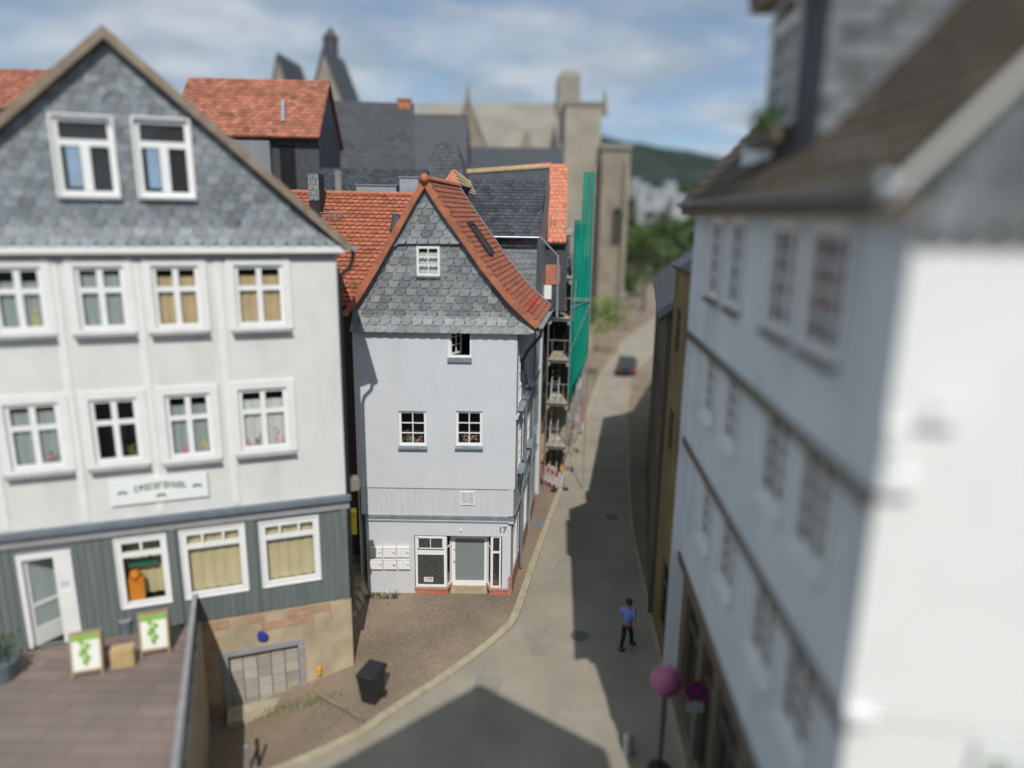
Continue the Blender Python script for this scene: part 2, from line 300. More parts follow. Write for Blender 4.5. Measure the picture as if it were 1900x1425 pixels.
def window(fr, parent, u0, u1, v0, v1, w=-.12, fw=.07, cols=(.5,), rows=(.5,), mw=.03, fmat='white', glass='glass', curtain=None, cdep=.1, sill=None, sillmat='zinc', trim=0, trimw=.03, trimmat='whitew', curt_v=(0, 1), label=None, colw=None, th=.05, sillw=.12, plants=None):
    mb = MB(); B = mb.box
    B(fr, u0, u0+fw, v0, v1, w-th, w); B(fr, u1-fw, u1, v0, v1, w-th, w); B(fr, u0+fw, u1-fw, v0, v0+fw, w-th, w-.002); B(fr, u0+fw, u1-fw, v1-fw, v1, w-th, w-.002)
    a, b, c, d = u0+fw, u1-fw, v0+fw, v1-fw
    for k in cols: x = a+(b-a)*k; q = colw or mw; B(fr, x-q/2, x+q/2, c, d, w-th+.005, w-.006)
    for k in rows:
        kk, q = (k if isinstance(k, tuple) else (k, mw)); z = c+(d-c)*kk; B(fr, a, b, z-q/2, z+q/2, w-th+.008, w-.009)
    if trim: 
        t = trim
        B(fr, u0-t, u0+.004, v0-t*.5, v1+t, -.02, trimw, 1); B(fr, u1-.004, u1+t, v0-t*.5, v1+t, -.02, trimw, 1); B(fr, u0+.004, u1-.004, v1, v1+t, -.02, trimw-.002, 1); B(fr, u0+.004, u1-.004, v0-t*.5, v0, -.02, trimw-.002, 1)
    win = mb.build('window', [M[fmat], M[trimmat]], parent, label=label)
    mb = MB(); q = [fr.P(a, c, w-th*.6), fr.P(b, c, w-th*.6), fr.P(b, d, w-th*.6), fr.P(a, d, w-th*.6)]
    mb.face(q if fr.U.cross(V((0, 0, 1))).dot(fr.N) > 0 else q[::-1])
    mb.build('pane', M[glass], win)
    if curtain:
        mb = MB(); n = 14; z0, z1 = c+(d-c)*curt_v[0], c+(d-c)*curt_v[1]
        pts = [(a+(b-a)*i/n, w-th-cdep-.02*math.sin(i*1.9)) for i in range(n+1)]
        for i in range(n): mb.face([fr.P(pts[i][0], z0, pts[i][1]), fr.P(pts[i+1][0], z0, pts[i+1][1]), fr.P(pts[i+1][0], z1, pts[i+1][1]), fr.P(pts[i][0], z1, pts[i][1])])
        mb.build('curtain' if 'curt' in curtain else 'blind', M[curtain], win)
    if sill:
        mb = MB(); mb.hexa([fr.P(u0-.03-trim*.6, v0-sill-trim*.5, sillw*.9), fr.P(u1+.03+trim*.6, v0-sill-trim*.5, sillw*.9), fr.P(u1+.03+trim*.6, v0-sill-trim*.5, -.01), fr.P(u0-.03-trim*.6, v0-sill-trim*.5, -.01),
            fr.P(u0-.03-trim*.6, v0-trim*.5-sill*.55, sillw), fr.P(u1+.03+trim*.6, v0-trim*.5-sill*.55, sillw), fr.P(u1+.03+trim*.6, v0-.003-trim*.5, -.01), fr.P(u0-.03-trim*.6, v0-.003-trim*.5, -.01)])
        mb.build('sill', M[sillmat], win)
    if plants:
        mb = MB()
        for (k, h_, mi, cc) in plants:
            for q in range(14):
                mb.ball(fr.P(a+(b-a)*k+random.uniform(-.1, .1), c+random.uniform(.02, h_), w-th-.06+random.uniform(-.02, .02)), random.uniform(.02, .045), mi, cc, 6, jit=.2)
        mb.build('window_plant', [M['leafl'], M['pink'], M['yellowp'], M['woodd']], win)
    return win

def clip(poly, cp):                    # Sutherland-Hodgman, cp counter-clockwise and convex
    out = poly
    for i in range(len(cp)):
        a, b = cp[i], cp[(i+1) % len(cp)]; inp = out; out = []
        if not inp: return []
        def side(p): return (b[0]-a[0])*(p[1]-a[1])-(b[1]-a[1])*(p[0]-a[0])
        for k in range(len(inp)):
            p, q = inp[k], inp[(k+1) % len(inp)]; sp_, sq = side(p), side(q)
            if sp_ >= 0: out.append(p)
            if (sp_ >= 0) != (sq >= 0):
                t = sp_/(sp_-sq); out.append((p[0]+(q[0]-p[0])*t, p[1]+(q[1]-p[1])*t))
    return out
SHAPES = dict(
 scale=[(0, 1), (0, .0), (.52, .0), (.72, .07), (.87, .24), (.96, .5), (1, .85), (1, 1)],
 beaver=[(0, 1), (0, .45), (.07, .25), (.25, .06), (.5, 0), (.75, .06), (.93, .25), (1, .45), (1, 1)],
 flat=[(0, 1), (0, 0), (1, 0), (1, 1)],
 pan=[(0, 1), (0, .06), (.25, 0), (.6, .03), (.85, .1), (1, .05), (1, 1)])
def shingles(mb, mp, u0, u1, v0, v1, tw, rh, regions=None, shape='scale', lap=1.5, th=.018, var=.18, stagger=.5, mi=0, tilt=0., tint=None, flip=False, base=.004):
    """mp(u,v,w)->point; v upwards; regions: list of convex ccw (u,v) polygons"""
    nv = int((v1-v0)/rh)+2
    for j in range(nv):
        vb = v0+j*rh; off = (stagger*(j % 2) if stagger == .5 else stagger*j) % 1.0; rowc = random.uniform(-.03, .03)
        nu = int((u1-u0)/tw)+3
        for i in range(-1, nu):
            ub = u0+(i+off-1)*tw; h = rh*lap; w_ = tw*1.0
            pl = []
            for (a, b) in SHAPES[shape]:
                a2 = 1-a if flip else a
                vv = vb+b*(h if b > .999 else rh) + tilt*(a2-.5)*tw
                pl.append((ub+a2*w_*.985, vv))
            if flip: pl.reverse()
            c = 1+random.uniform(-var, var)+rowc
            if random.random() < .06: c *= .75
            cc = c if tint is None else (c*(1+random.uniform(-tint, tint)), c, c*(1+random.uniform(-tint, tint)))
            jt = random.uniform(0, th*.25)
            for rg in (regions or [[(u0, v0), (u1, v0), (u1, v1), (u0, v1)]]):
                q = clip(pl, rg)
                if len(q) < 3: continue
                def D(v): return base+jt+th*(1-min(1, max(0, (v-vb)/h)))
                top = [mp(a, b, D(b)) for a, b in q]
                mb.face(top, mi, cc)
                for k in range(len(q)):
                    a, b = q[k], q[(k+1) % len(q)]
                    if max(a[1], b[1]) < vb+rh*.65:
                        mb.face([mp(a[0], a[1], D(a[1])), mp(a[0], a[1], 0), mp(b[0], b[1], 0), mp(b[0], b[1], D(b[1]))], mi, (c*.8 if tint is None else tuple(k*.8 for k in cc)))
def text_part(name, s, size, fr, u, v, w, m, parent, ext=.01):
    cu = bpy.data.curves.new('tmp', 'FONT'); cu.body = s; cu.size = size; cu.extrude = ext; cu.align_x = 'CENTER'; cu.offset = .006*size/.3
    o = bpy.data.objects.new('tmp', cu); COL.objects.link(o); bpy.context.view_layer.update()
    me = bpy.data.meshes.new_from_object(o); bpy.data.objects.remove(o)
    off = OFF.get(parent, V((0, 0, 0)))
    for vt in me.vertices: vt.co = fr.P(u+vt.co.x, v+vt.co.y, w+vt.co.z)-off
    me.materials.clear(); me.materials.append(m)
    ob = bpy.data.objects.new(name, me); COL.objects.link(ob); ob.parent = parent; OFF[ob] = off
    return ob
Z3 = V((0, 0, 1))
# ================================================================== THE SETTING
def gh(x, y):                           # the square falls a little towards the basement arch
    t = max(0, min(1, (-4.4-x)/4.0))*max(0, min(1, (23-y)/4.0)); return -.85*t*t*(3-2*t)
def smooth_poly(pts, n=8):
    out = []
    P = [pts[0]]+pts+[pts[-1]]
    for i in range(1, len(P)-2):
        for k in range(n):
            t = k/n; a, b, c, d = P[i-1], P[i], P[i+1], P[i+2]
            out.append(.5*((2*b)+(c-a)*t+(2*a-5*b+4*c-d)*t*t+(3*b-a-3*c+d)*t*t*t))
    out.append(pts[-1]); return out
kerb = [gz(*p) for p in ((520, 1450), (653, 1378), (740, 1320), (829, 1262), (897, 1212), (939, 1176), (960, 1150), (981, 1092), (1008, 1010), (1050, 895), (1087, 790), (1105, 735), (1122, 690), (1150, 655), (1185, 615))]
kerb = [V((-10, 12.6, 0)), V((-6.5, 14.6, 0))] + kerb[1:] + [V((40, 150, 0))]
for p in kerb: p.z = 0
KL = smooth_poly(kerb, 6)
KR = [V((4.55+(y-7)*.062-.55, y, 0)) for y in (-5, 5, 15, 25)] + [V((5.6, 31, 0)), V((6.9, 40, 0)), V((9.3, 55, 0)), V((14.5, 72, 0)), V((48, 150, 0))]
KR = smooth_poly(KR, 6)
# ground sheet
mb = MB(); xs = [-3000, -400, -60, -30]+[-20+i for i in range(0, 21)]+[4, 10, 20, 60, 400, 3000]; ys = [-60, 0]+[8+i for i in range(0, 18)]+[30, 45, 70, 150]
for i in range(len(xs)-1):
    for j in range(len(ys)-1):
        q = [(xs[i], ys[j]), (xs[i+1], ys[j]), (xs[i+1], ys[j+1]), (xs[i], ys[j+1])]; mb.face([V((a, b, gh(a, b)-.02)) for a, b in q])
mb.build('pavement', M['cobble'], kind='structure', label='brown cobbled pavement of the small square')
mb = MB(); mb.face([V((-3000, 150, -.02)), V((3000, 150, -.02)), V((3000, 5000, -30)), V((-3000, 5000, -30))]); mb.build('ground', M['earth'], kind='structure')
# road as a sheet between the two kerb lines
mb = MB(); n = 40
def along(pl, t):
    s = t*(len(pl)-1); i = min(int(s), len(pl)-2); return pl[i].lerp(pl[i+1], s-i)
def lx(pl, y):
    for a, b in zip(pl, pl[1:]):
        if a.y <= y <= b.y: return a.x+(b.x-a.x)*(y-a.y)/(b.y-a.y)
    return pl[-1].x
Ys = [12.6+i*.7 for i in range(40)]+[41+i*2.5 for i in range(43)]
mb.face([V((-60, -30, .006)), V((lx(KR, -4), -30, .006)), V((lx(KR, 12.6), 12.6, .006)), V((-10, 12.6, .006)), V((-60, 5, .006))])
for a, b in zip(Ys, Ys[1:]): mb.face([V((lx(KL, a), a, .006)), V((lx(KR, a), a, .006)), V((lx(KR, b), b, .006)), V((lx(KL, b), b, .006))])
mb.build('road', M['road'], kind='structure')
def strip(pl, w, h, m, name, off=0):
    mb = MB()
    for a, b in zip(pl, pl[1:]):
        t = (b-a).normalized(); nn = V((-t.y, t.x, 0))
        L0, L1 = a+nn*off, b+nn*off; k0, k1 = a+nn*(off+w), b+nn*(off+w)
        n_ = max(1, int((b-a).length/.9))
        for i in range(n_):
            p0, p1 = L0.lerp(L1, i/n_), L0.lerp(L1, (i+.985)/n_); q0, q1 = k0.lerp(k1, i/n_), k0.lerp(k1, (i+.985)/n_)
            mb.hexa([p0-Z3*.02, p1-Z3*.02, q1-Z3*.02, q0-Z3*.02, p0+Z3*h, p1+Z3*h, q1+Z3*h, q0+Z3*h], 0, random.uniform(.9, 1.1))
    return mb.build(name, M[m], kind='structure')
strip(KL, .26, .10, 'kerb', 'kerb')
strip([p for p in KR if p.y > -4], -.16, .12, 'kerb', 'kerb')
for (x, y, r_, lab) in ((1075, 1180, .32, 'round iron manhole cover in the sunlit lane near the kerb bend'), (1135, 960, .3, 'round iron manhole cover in the shaded part of the lane')):
    p = gz(x, y); mb = MB(); n_ = 20
    mb.prism([p+V((math.cos(6.2832*k/n_)*r_, math.sin(6.2832*k/n_)*r_, -.01)) for k in range(n_)], [p+V((math.cos(6.2832*k/n_)*r_, math.sin(6.2832*k/n_)*r_, .012)) for k in range(n_)])
    tag(mb.build('manhole_cover', M['letter'], origin=p), lab, 'manhole cover')
mb = MB()
for (x, y, w_, l_, c_) in ((1000, 1190, .9, 1.6, .93), (1080, 1330, 1.2, .7, 1.06), (1040, 1060, .6, 2.2, .94), (905, 1270, .8, .8, .92), (1120, 800, .8, 3, 1.05)):
    p = gz(x, y); a = R(random.uniform(-20, 20)); U_ = V((math.cos(a), math.sin(a), 0)); W_ = V((-U_.y, U_.x, 0)); mb.face([p-U_*w_/2-W_*l_/2+Z3*.010, p+U_*w_/2-W_*l_/2+Z3*.010, p+U_*w_/2+W_*l_/2+Z3*.010, p-U_*w_/2+W_*l_/2+Z3*.010], 0, c_)
mb.build('road_patches', M['roadpatch'], kind='structure')
# right-hand pavement
mb = MB()
for a, b in zip(KR, KR[1:]): mb.face([V((a.x+.15, a.y, .1)), V((a.x+9, a.y, .1)), V((b.x+9, b.y, .1)), V((b.x+.15, b.y, .1))])
mb.build('pavement', M['cobble'], kind='structure')
# wooded hill far away
mb = MB(); prof = [(900, 258), (1000, 256), (1080, 256), (1130, 262), (1180, 266), (1230, 273), (1280, 287), (1330, 300), (1400, 312), (1500, 330), (1700, 350), (2100, 385)]
Yh = 1100; rows = []
tops = [at(x, y, Yh) for x, y in prof]
fine = []
for a, b in zip(tops, tops[1:]):
    for k in range(5): p = a.lerp(b, k/5); p.z += 5*mnoise.noise(V((p.x*.03, 0, 0))) ; fine.append(p)
for k in range(7):
    t = k/6; rows.append([V((p.x, p.y-350*(1-t)+ (0), -25+(p.z+25)*math.sin(t*math.pi/2)+6*mnoise.noise(V((p.x*.012, t*5, 1))))) for p in fine])
rows.append([V((p.x, p.y+500, -25)) for p in fine])
for r0, r1 in zip(rows, rows[1:]):
    for i in range(len(fine)-1): mb.face([r0[i], r0[i+1], r1[i+1], r1[i]])
mb.build('hill', M['forest'], smooth=True, kind='structure', label='dark wooded hill on the horizon beyond the church')

# ================================================================== THE CENTRAL HOUSE
HX = empty('town_house', (-2.6, 24, 0), 'narrow pale blue-grey house, slate gable and red tiled roof, number 17 beside its door', 'house')
F0 = Fr((0, 24), 0)
S0 = Fr((.16, 24), 82.6)
D = S0.U.copy()                         # the way the house runs back
uL, uR = -5.5, .16
def upx(x, y, w=0, fr=F0): return fr.px(x, y, w)
def hole(x0, x1, y0, y1, fr=F0, w=0, m=.0):
    a = fr.px(x0, (y0+y1)/2, w); b = fr.px(x1, (y0+y1)/2, w); t = fr.px((x0+x1)/2, y0, w); bb = fr.px((x0+x1)/2, y1, w)
    u0, u1 = sorted((a[0], b[0])); return (u0-m, u1+m, bb[1]-m, t[1]+m)
zj = 4.22; zf = 3.15; zg = 9.98
w1 = hole(740, 791, 763, 827); w2 = hole(846, 895, 763, 827); w3 = hole(831.5, 874.5, 612, 663)
w3 = (w3[0], w3[1], w3[2], zg+.02)
mb = MB(); wallgrid(mb, F0, uL, uR, zj, zg+.25, [w1, w2, w3])
# body: left side and back, so the house is closed
BK = 10.0
def back(p, l=BK): return p+D*l
for a, b, z0, z1 in ((uL, uL, 0, zg+.25),):
    mb.face([F0.P(a, z0), F0.P(a, z1), back(F0.P(a, z1)), back(F0.P(a, z0))])
mb.face([back(F0.P(uL, 0)), back(F0.P(uL, zg+.3)), back(F0.P(uR, zg+.3)), back(F0.P(uR, 0))])
# underside of the jettied storeys and the rough-cast lower edge
mb.face([F0.P(uL, zj, 0), F0.P(uR, zj, 0), F0.P(uR, zj, -.3), F0.P(uL, zj, -.3)])
mb.build('wall', [M['house'], M['room']], HX)
def front_window(h, **k): return window(F0, HX, h[0], h[1], h[2], h[3], w=-.07, **k)
dried = [(.3, .3, 3, (1.1, .9, .6)), (.75, .3, 3, (.7, .4, .3)), (.5, .2, 3, (.6, .4, .3)), (.15, .45, 0, (.7, .8, .6))]
front_window(w1, fw=.085, rows=(.333, .667), mw=.035, sill=.13, th=.05, plants=dried, label='left of the two lower windows, dried flowers inside')
front_window(w2, fw=.085, rows=(.333, .667), mw=.035, sill=.13, th=.05, plants=dried[:3], label='right of the two lower windows, worn lead sill')
# open window below the gable: fixed frame, one casement swung inwards
mb = MB(); B = mb.box; a, b, c, d = w3
for q in ((a, a+.07, c, d), (b-.05, b, c, d), (a+.07, b-.05, c, c+.06)): B(F0, *q, -.12, -.03+.001*q[0]*0)
ow = mb.build('window', M['white'], HX, label='open window under the slate gable')
ang = R(58); U2 = V((math.cos(ang), math.sin(ang), 0)); cas = Fr3(F0.P(a+.08, c+.07, -.07), U2, Z3, V((math.sin(ang), -math.cos(ang), 0)))
mb = MB(); W_, H_ = .34, d-c-.07; B = mb.box
W_ = .62
for q in ((0, .05, 0, H_), (W_-.05, W_, 0, H_), (.05, W_-.05, 0, .06), (.05, W_-.05, H_-.06, H_), (W_/2-.012, W_/2+.012, .06, H_), (.05, W_-.05, H_*.36, H_*.36+.025), (.05, W_-.05, H_*.68, H_*.68+.025)): B(cas, *q, -.02, .02+.001*(q[0] > .1))
mb.build('casement', M['white'], ow)
mb = MB(); mb.face([cas.P(.05, .06), cas.P(W_-.05, .06), cas.P(W_-.05, H_-.06), cas.P(.05, H_-.06)]); mb.build('pane', M['glass'], ow)
mb = MB(); mb.box(F0, a-.02, b+.02, c-.15, c-.004, -.01, .10); mb.build('sill', M['zinc'], ow)
# fascia of vertical boards
mb = MB(); f0 = -5.42; f1 = .13; n = 46
for i in range(n):
    a = f0+(f1-f0)*i/n; b = f0+(f1-f0)*(i+1)/n; mb.box(F0, a+.002, b-.002, zf, zj-.012, -.2, -.045-.004*random.random())
mb.face([F0.P(f0, zf+.02, -.06), F0.P(f1, zf+.02, -.06), F0.P(f1, zj, -.06), F0.P(f0, zj, -.06)])
mb.build('board_fascia', M['boards'], HX)
vh = hole(854.5, 880, 913, 937)
mb = MB(); B = mb.box; a, b, c, d = vh
for q in ((a, a+.035, c, d), (b-.035, b, c, d), (a+.035, b-.035, c, c+.035), (a+.035, b-.035, d-.035, d), ((a+b)/2-.012, (a+b)/2+.012, c+.035, d-.035)): B(F0, *q, -.05, .0)
for i in range(13):
    z = c+.04+(d-c-.08)*i/13; mb.hexa([F0.P(a+.03, z, -.03), F0.P(b-.03, z, -.03), F0.P(b-.03, z, -.04), F0.P(a+.03, z, -.04), F0.P(a+.03, z+.028, -.012), F0.P(b-.03, z+.028, -.012), F0.P(b-.03, z+.028, -.03), F0.P(a+.03, z+.028, -.03)])
mb.build('vent_grille', M['whitew'], HX)
# zinc cornice over the shop front, wrapping round the corner
mb = MB()
def cornice(a0, a1, z0, z1, w0, w1, mi): mb.hexa([a0(z0, w0), a1(z0, w0), a1(z0, w1), a0(z0, w1), a0(z1, w0), a1(z1, w0), a1(z1, w1), a0(z1, w1)], mi)
mb.box(F0, -5.28, .18, zf-.13, zf-.004, -.2, .04, 0); mb.box(F0, -5.26, .165, zf-.19, zf-.13, -.2, .02, 1); mb.box(F0, -5.25, .15, zf-.235, zf-.19, -.2, -.01, 1)
mb.build('cornice', [M['zinc'], M['house']], HX)
# ground floor wall with the shop front opening
GW = -.08
top = F0.px(860, 994.5, GW)[1]; oL = F0.px(769.5, 1040, GW)[0]; oR = F0.px(931.5, 1040, GW)[0]; gL = F0.px(681, 1040, GW)[0]; gR = .06
mb = MB(); RD = .42
wallgrid(mb, F0, gL, gR, -.3, zf-.2, [(oL, oR, -.3, top)], w=GW, depth=.05, room=.06)
P = F0.P
mb.face([P(gL, -.3, GW), P(gL, zf, GW), back(P(gL, zf, GW)), back(P(gL, -.3, GW))])
mb.f = mb.f; 
mb2 = MB()
mb2.face([P(oL, top, GW-.0), P(oR, top, GW-.0), P(oR, top, GW-RD-.4), P(oL, top, GW-RD-.4)])
mb2.face([P(oL-.3, -.1, GW-1.6), P(oR+.1, -.1, GW-1.6), P(oR+.1, top+.1, GW-1.6), P(oL-.3, top+.1, GW-1.6)], 1)
mb2.face([P(oL, -.2, GW), P(oL, top, GW), P(oL, top, GW-1.6), P(oL, -.2, GW-1.6)], 1)
mb2.face([P(oR, -.2, GW), P(oR, top, GW), P(oR, top, GW-1.6), P(oR, -.2, GW-1.6)], 0)
# remove the backing face made by wallgrid for this opening (last face)
mb.v = mb.v; mb.f.pop(-2); mb.m.pop(-2); mb.c.pop(-2)
mb.build('ground_floor_wall', [M['house'], M['room']], HX); mb2.build('entrance_reveal', [M['house'], M['room']], HX)
# plinths
pz = F0.px(800, 1090, GW)[1]
uA = F0.px(828, 1050, GW-.02)[0]; dL = F0.px(838.5, 1050, GW-RD)[0]; dR = F0.px(903, 1050, GW-RD)[0]; uB = F0.px(905, 1050, GW-.02)[0]+.12
def plinth(pts, lab):
    mb = MB(); lo = [V((p[0], p[1], -.2)) for p in pts]; hi = [V((p[0], p[1], pz-.06)) for p in pts]; mb.prism(lo, hi)
    o = mb.build('plinth', M['plinth'], HX, label=lab)
    cx = sum(p[0] for p in pts)/len(pts); cy = sum(p[1] for p in pts)/len(pts)
    ex = [(p[0]+(.03 if p[0] > cx else -.03), p[1]-(.04 if p[1] < cy else 0)) for p in pts]
    mb = MB(); mb.prism([V((p[0], p[1], pz-.055)) for p in ex], [V((p[0], p[1], pz)) for p in ex]); mb.build('sill', M['sillstone'], o)
yF = 24-GW+.0; yD = 24-GW+RD
plinth([(oL+.01, yF-.03), (uA+.04, yF-.03), (dL-.01, yD), (dL-.01, yD+.2), (oL+.01, yD+.2)], 'left red plinth under the shop window')
plinth([(uB-.04, yF-.03), (gR+.02, yF-.03), (gR+.02, yD+.2), (dR+.01, yD+.2), (dR+.01, yD)], 'right red plinth beside the door')
# shop windows
window(F0, HX, oL+.02, uA+.0, pz+.005, top-.01, w=GW-.04, fw=.085, cols=(), rows=((.68, .17),), glass='bigglass', th=.07, label='dark shop window left of the door')
mb = MB(); a, b = oL+.1, uA-.09; zt = pz+(top-pz)*.735
for q in (((a+b)/2-.014, (a+b)/2+.014, zt, top-.09), (a, a+.05, zt, top-.09), (b-.05, b, zt, top-.09), (a, b, top-.13, top-.085), (a, b, zt, zt+.03)): mb.box(F0, *q, GW-.07, GW-.033-.001*(q[0] > a))
mb.build('glazing_bar', M['white'], HX)
AL = Fr((uA+.005, yF+.05), math.degrees(math.atan2(yD-yF-.05, dL-uA-.005)))
AR = Fr((dR+.005, yD), math.degrees(math.atan2(-(yD-yF-.05), uB-dR-.01)))
al = math.hypot(dL-uA-.005, yD-yF-.05); ar = math.hypot(uB-dR-.01, yD-yF-.05)
window(AL, HX, .01, al-.01, pz+.005, top-.01, w=0, fw=.05, cols=(), rows=((.76, .06),), glass='glass', th=.05, label='narrow angled pane on the left of the door')
window(AR, HX, .01, ar-.01, pz+.005, top-.01, w=0, fw=.05, cols=(), rows=((.76, .06),), glass='glass', th=.05, label='narrow angled pane on the right of the door')
rw0 = uB; rw1 = F0.px(929.5, 1040, GW)[0]
window(F0, HX, rw0+.01, rw1, pz+.005, top-.01, w=GW-.04, fw=.06, cols=(), rows=((.70, .07),), glass='glassd', th=.07, label='tall narrow shop window right of the door')
# door
mb = MB(); B = mb.box; a, b, c, d = dL, dR, .10, top-.01; w_ = GW-RD
for q in ((a, a+.13, c, d), (b-.09, b, c, d), (a+.13, b-.09, c, c+.19), (a+.13, b-.09, d-.06, d), (a+.13, b-.09, d-.29, d-.19)): B(F0, *q, w_-.07, w_)
for k in (.25, .5, .75): x = a+.13+(b-a-.22)*k; B(F0, x-.012-.012*(k == .5), x+.012+.012*(k == .5), d-.19, d-.06, w_-.05, w_-.01)
B(F0, a+.035, a+.05, c+.02, d-.29, w_, w_+.012); B(F0, b-.05, b-.035, c+.02, d-.29, w_, w_+.012)
dr = mb.build('door', M['white'], HX, label='white glazed shop door')
mb = MB(); mb.face([P(a+.13, c+.19, w_-.04), P(b-.09, c+.19, w_-.04), P(b-.09, d-.29, w_-.04), P(a+.13, d-.29, w_-.04)]); mb.build('pane', M['frost'], dr)
mb = MB(); mb.face([P(a+.13, d-.19, w_-.05), P(b-.09, d-.19, w_-.05), P(b-.09, d-.06, w_-.05), P(a+.13, d-.06, w_-.05)]); mb.build('transom_pane', M['bigglass'], dr)
mb = MB(); mb.tube([P(a+.08, 1.15, w_), P(a+.08, 1.15, w_+.06), P(a+.19, 1.12, w_+.06)], .012); mb.tube([P(a+.08, 1.63, w_), P(a+.08, 1.63, w_+.06), P(a+.19, 1.60, w_+.06)], .01); mb.ball(P(a+.08, 1.05, w_+.01), .025)
mb.build('handle', M['steel'], dr, smooth=True)
mb = MB(); mb.box(F0, dL-.02, dR+.02, -.1, .095, GW-RD-.1, GW-.02); mb.build('doorstep', M['kerb'], HX)
# corner pilaster already part of the wall; sensor and number
lx_, lz_ = F0.px(855, 982.5, GW); mb = MB(); mb.box(F0, lx_-.035, lx_+.035, lz_-.035, lz_+.035, GW, GW+.06); mb.ball(P(lx_, lz_-.03, GW+.045), .028); mb.build('motion_sensor', M['whitew'], HX)
nx, nz = F0.px(932.5, 987.5, GW); text_part('house_number', '17', .31, F0, nx, nz, GW+.015, M['letter'], HX, .012)
lx_, lz_ = F0.px(795, 1076.5, GW)
mb = MB(); mb.box(F0, lx_-.17, lx_+.17, lz_-.10, lz_+.10, GW-.062, GW-.055); no_ = mb.build('notice', M['paper'], HX)
mb = MB()
for i, (l, r_, z, h) in enumerate(((-.13, .13, .06, .012), (-.02, .13, .01, .03), (-.13, .13, -.06, .012))): mb.box(F0, lx_+l, lx_+r_, lz_+z, lz_+z+h, GW-.055, GW-.052)
mb.build('notice_print', M['darkgap'], no_)
mb = MB(); mb.ball(P(lx_-.09, lz_+.02, GW-.055), .03, 0, 1, 10, (1, .1, 1)); mb.build('notice_emblem', M['green2'], no_)
# ---------- slate gable
GWS = .05
gp = lambda x, y: F0.px(x, y, GWS)
gpts = {k: gp(*v) for k, v in dict(ap=(788, 350), l1=(728, 452), r1=(867, 452), l2=(690, 515), r2=(918, 520), l3=(655, 564), r3=(962, 577), l4=(652, 613), r4=(990, 609), bl=(654, 612), br=(982, 617)).items()}
zb = zg-.05
polyU = [(gpts['l1'][0]-.03, gpts['l1'][1]), (gpts['r1'][0]+.03, gpts['r1'][1]), (gpts['ap'][0]+.02, gpts['ap'][1]+.1)]
zl1 = gpts['l1'][1]
polyM = [gpts['l2'], gpts['r2'], (gpts['r1'][0], zl1+.02), (gpts['l1'][0], zl1+.02)]
z2 = (gpts['l2'][1]+gpts['r2'][1])/2; polyM[0] = (gpts['l2'][0]-.02, z2); polyM[1] = (gpts['r2'][0]+.02, z2)
z3 = (gpts['l3'][1]+gpts['r3'][1])/2
polyN = [(gpts['l3'][0], z3), (gpts['r3'][0]+.03, z3), polyM[1], polyM[0]]
polyL = [(gpts['l4'][0]-.02, zb), (gpts['br'][0], zb), (gpts['r4'][0]+.03, zb+.14), (gpts['r3'][0]+.03, z3), (gpts['l3'][0]-.0, z3)]
aw = hole(773, 816, 457, 512, w=.1)
mb = MB()
def bellw(v): return GWS + max(0, (zb+.55-v))*.28          # lowest rows kick out
mpS = lambda u, v, w: F0.P(u, v, bellw(v)+w)
def without_hole(poly, h):
    L_, R_, B_, T_ = h; big = 50
    for r in ([(-big, -big), (L_, -big), (L_, big), (-big, big)], [(R_, -big), (big, -big), (big, big), (R_, big)], [(L_, -big), (R_, -big), (R_, B_), (L_, B_)], [(L_, T_), (R_, T_), (R_, big), (L_, big)]):
        q = clip(poly, r)
        if len(q) > 2: yield q
regs = []
for p in (polyM, polyN): regs += list(without_hole(p, aw))
# split the lowest band at the kick
regs += [clip(polyL, [(-50, zb+.55), (50, zb+.55), (50, 50), (-50, 50)]), clip(polyL, [(-50, -50), (50, -50), (50, zb+.55), (-50, zb+.55)])]
shingles(mb, mpS, gpts['l4'][0]-.2, gpts['r4'][0]+.3, zb, zl1-.03,    .36, .25, [r for r in regs if len(r) > 2], 'scale', lap=1.25, th=.03, var=.27, stagger=.37, tint=.03)
shingles(mb, mpS, gpts['l4'][0]-.2, gpts['r4'][0]+.3, zb-.035, zb+.3, .27, .235, [clip(polyL+[], [(-50, zb-.1), (50, zb-.1), (50, zb+.2), (-50, zb+.2)])], 'flat', lap=1.0, th=.012, var=.15, stagger=.5, tint=.03)
mpU = lambda u, v, w: F0.P(u, v, GWS+.05+max(0, zl1+.35-v)*.12+w)
shingles(mb, mpU, polyU[0][0]-.2, polyU[1][0]+.2, zl1-.02, polyU[2][1], .36, .235, [polyU], 'scale', lap=1.25, th=.03, var=.27, stagger=.37, tint=.03)
mb.build('gable_slates', M['slate'], HX)
mb = MB()                                  # backing behind the slates and edge strips of slates along the verges
for p in (regs + [polyU]): 
    if len(p) > 2: mb.face([F0.P(a, b, .0) for a, b in p])
mb.face([F0.P(polyL[0][0], zb, .2), F0.P(polyL[1][0], zb, .2), F0.P(polyL[1][0], zb, -.2), F0.P(polyL[0][0], zb, -.2)])
mb.face([F0.P(polyL[1][0], zb, .2), F0.P(polyL[2][0], zb+.14, .16), F0.P(polyL[2][0], zb+.14, -.2), F0.P(polyL[1][0], zb, -.2)])
mb.face([F0.P(polyU[0][0], zl1-.02, .14), F0.P(polyU[1][0], zl1-.02, .14), F0.P(polyU[1][0], zl1-.02, .0), F0.P(polyU[0][0], zl1-.02, .0)])
mb.build('gable_backing', M['darkgap'], HX)
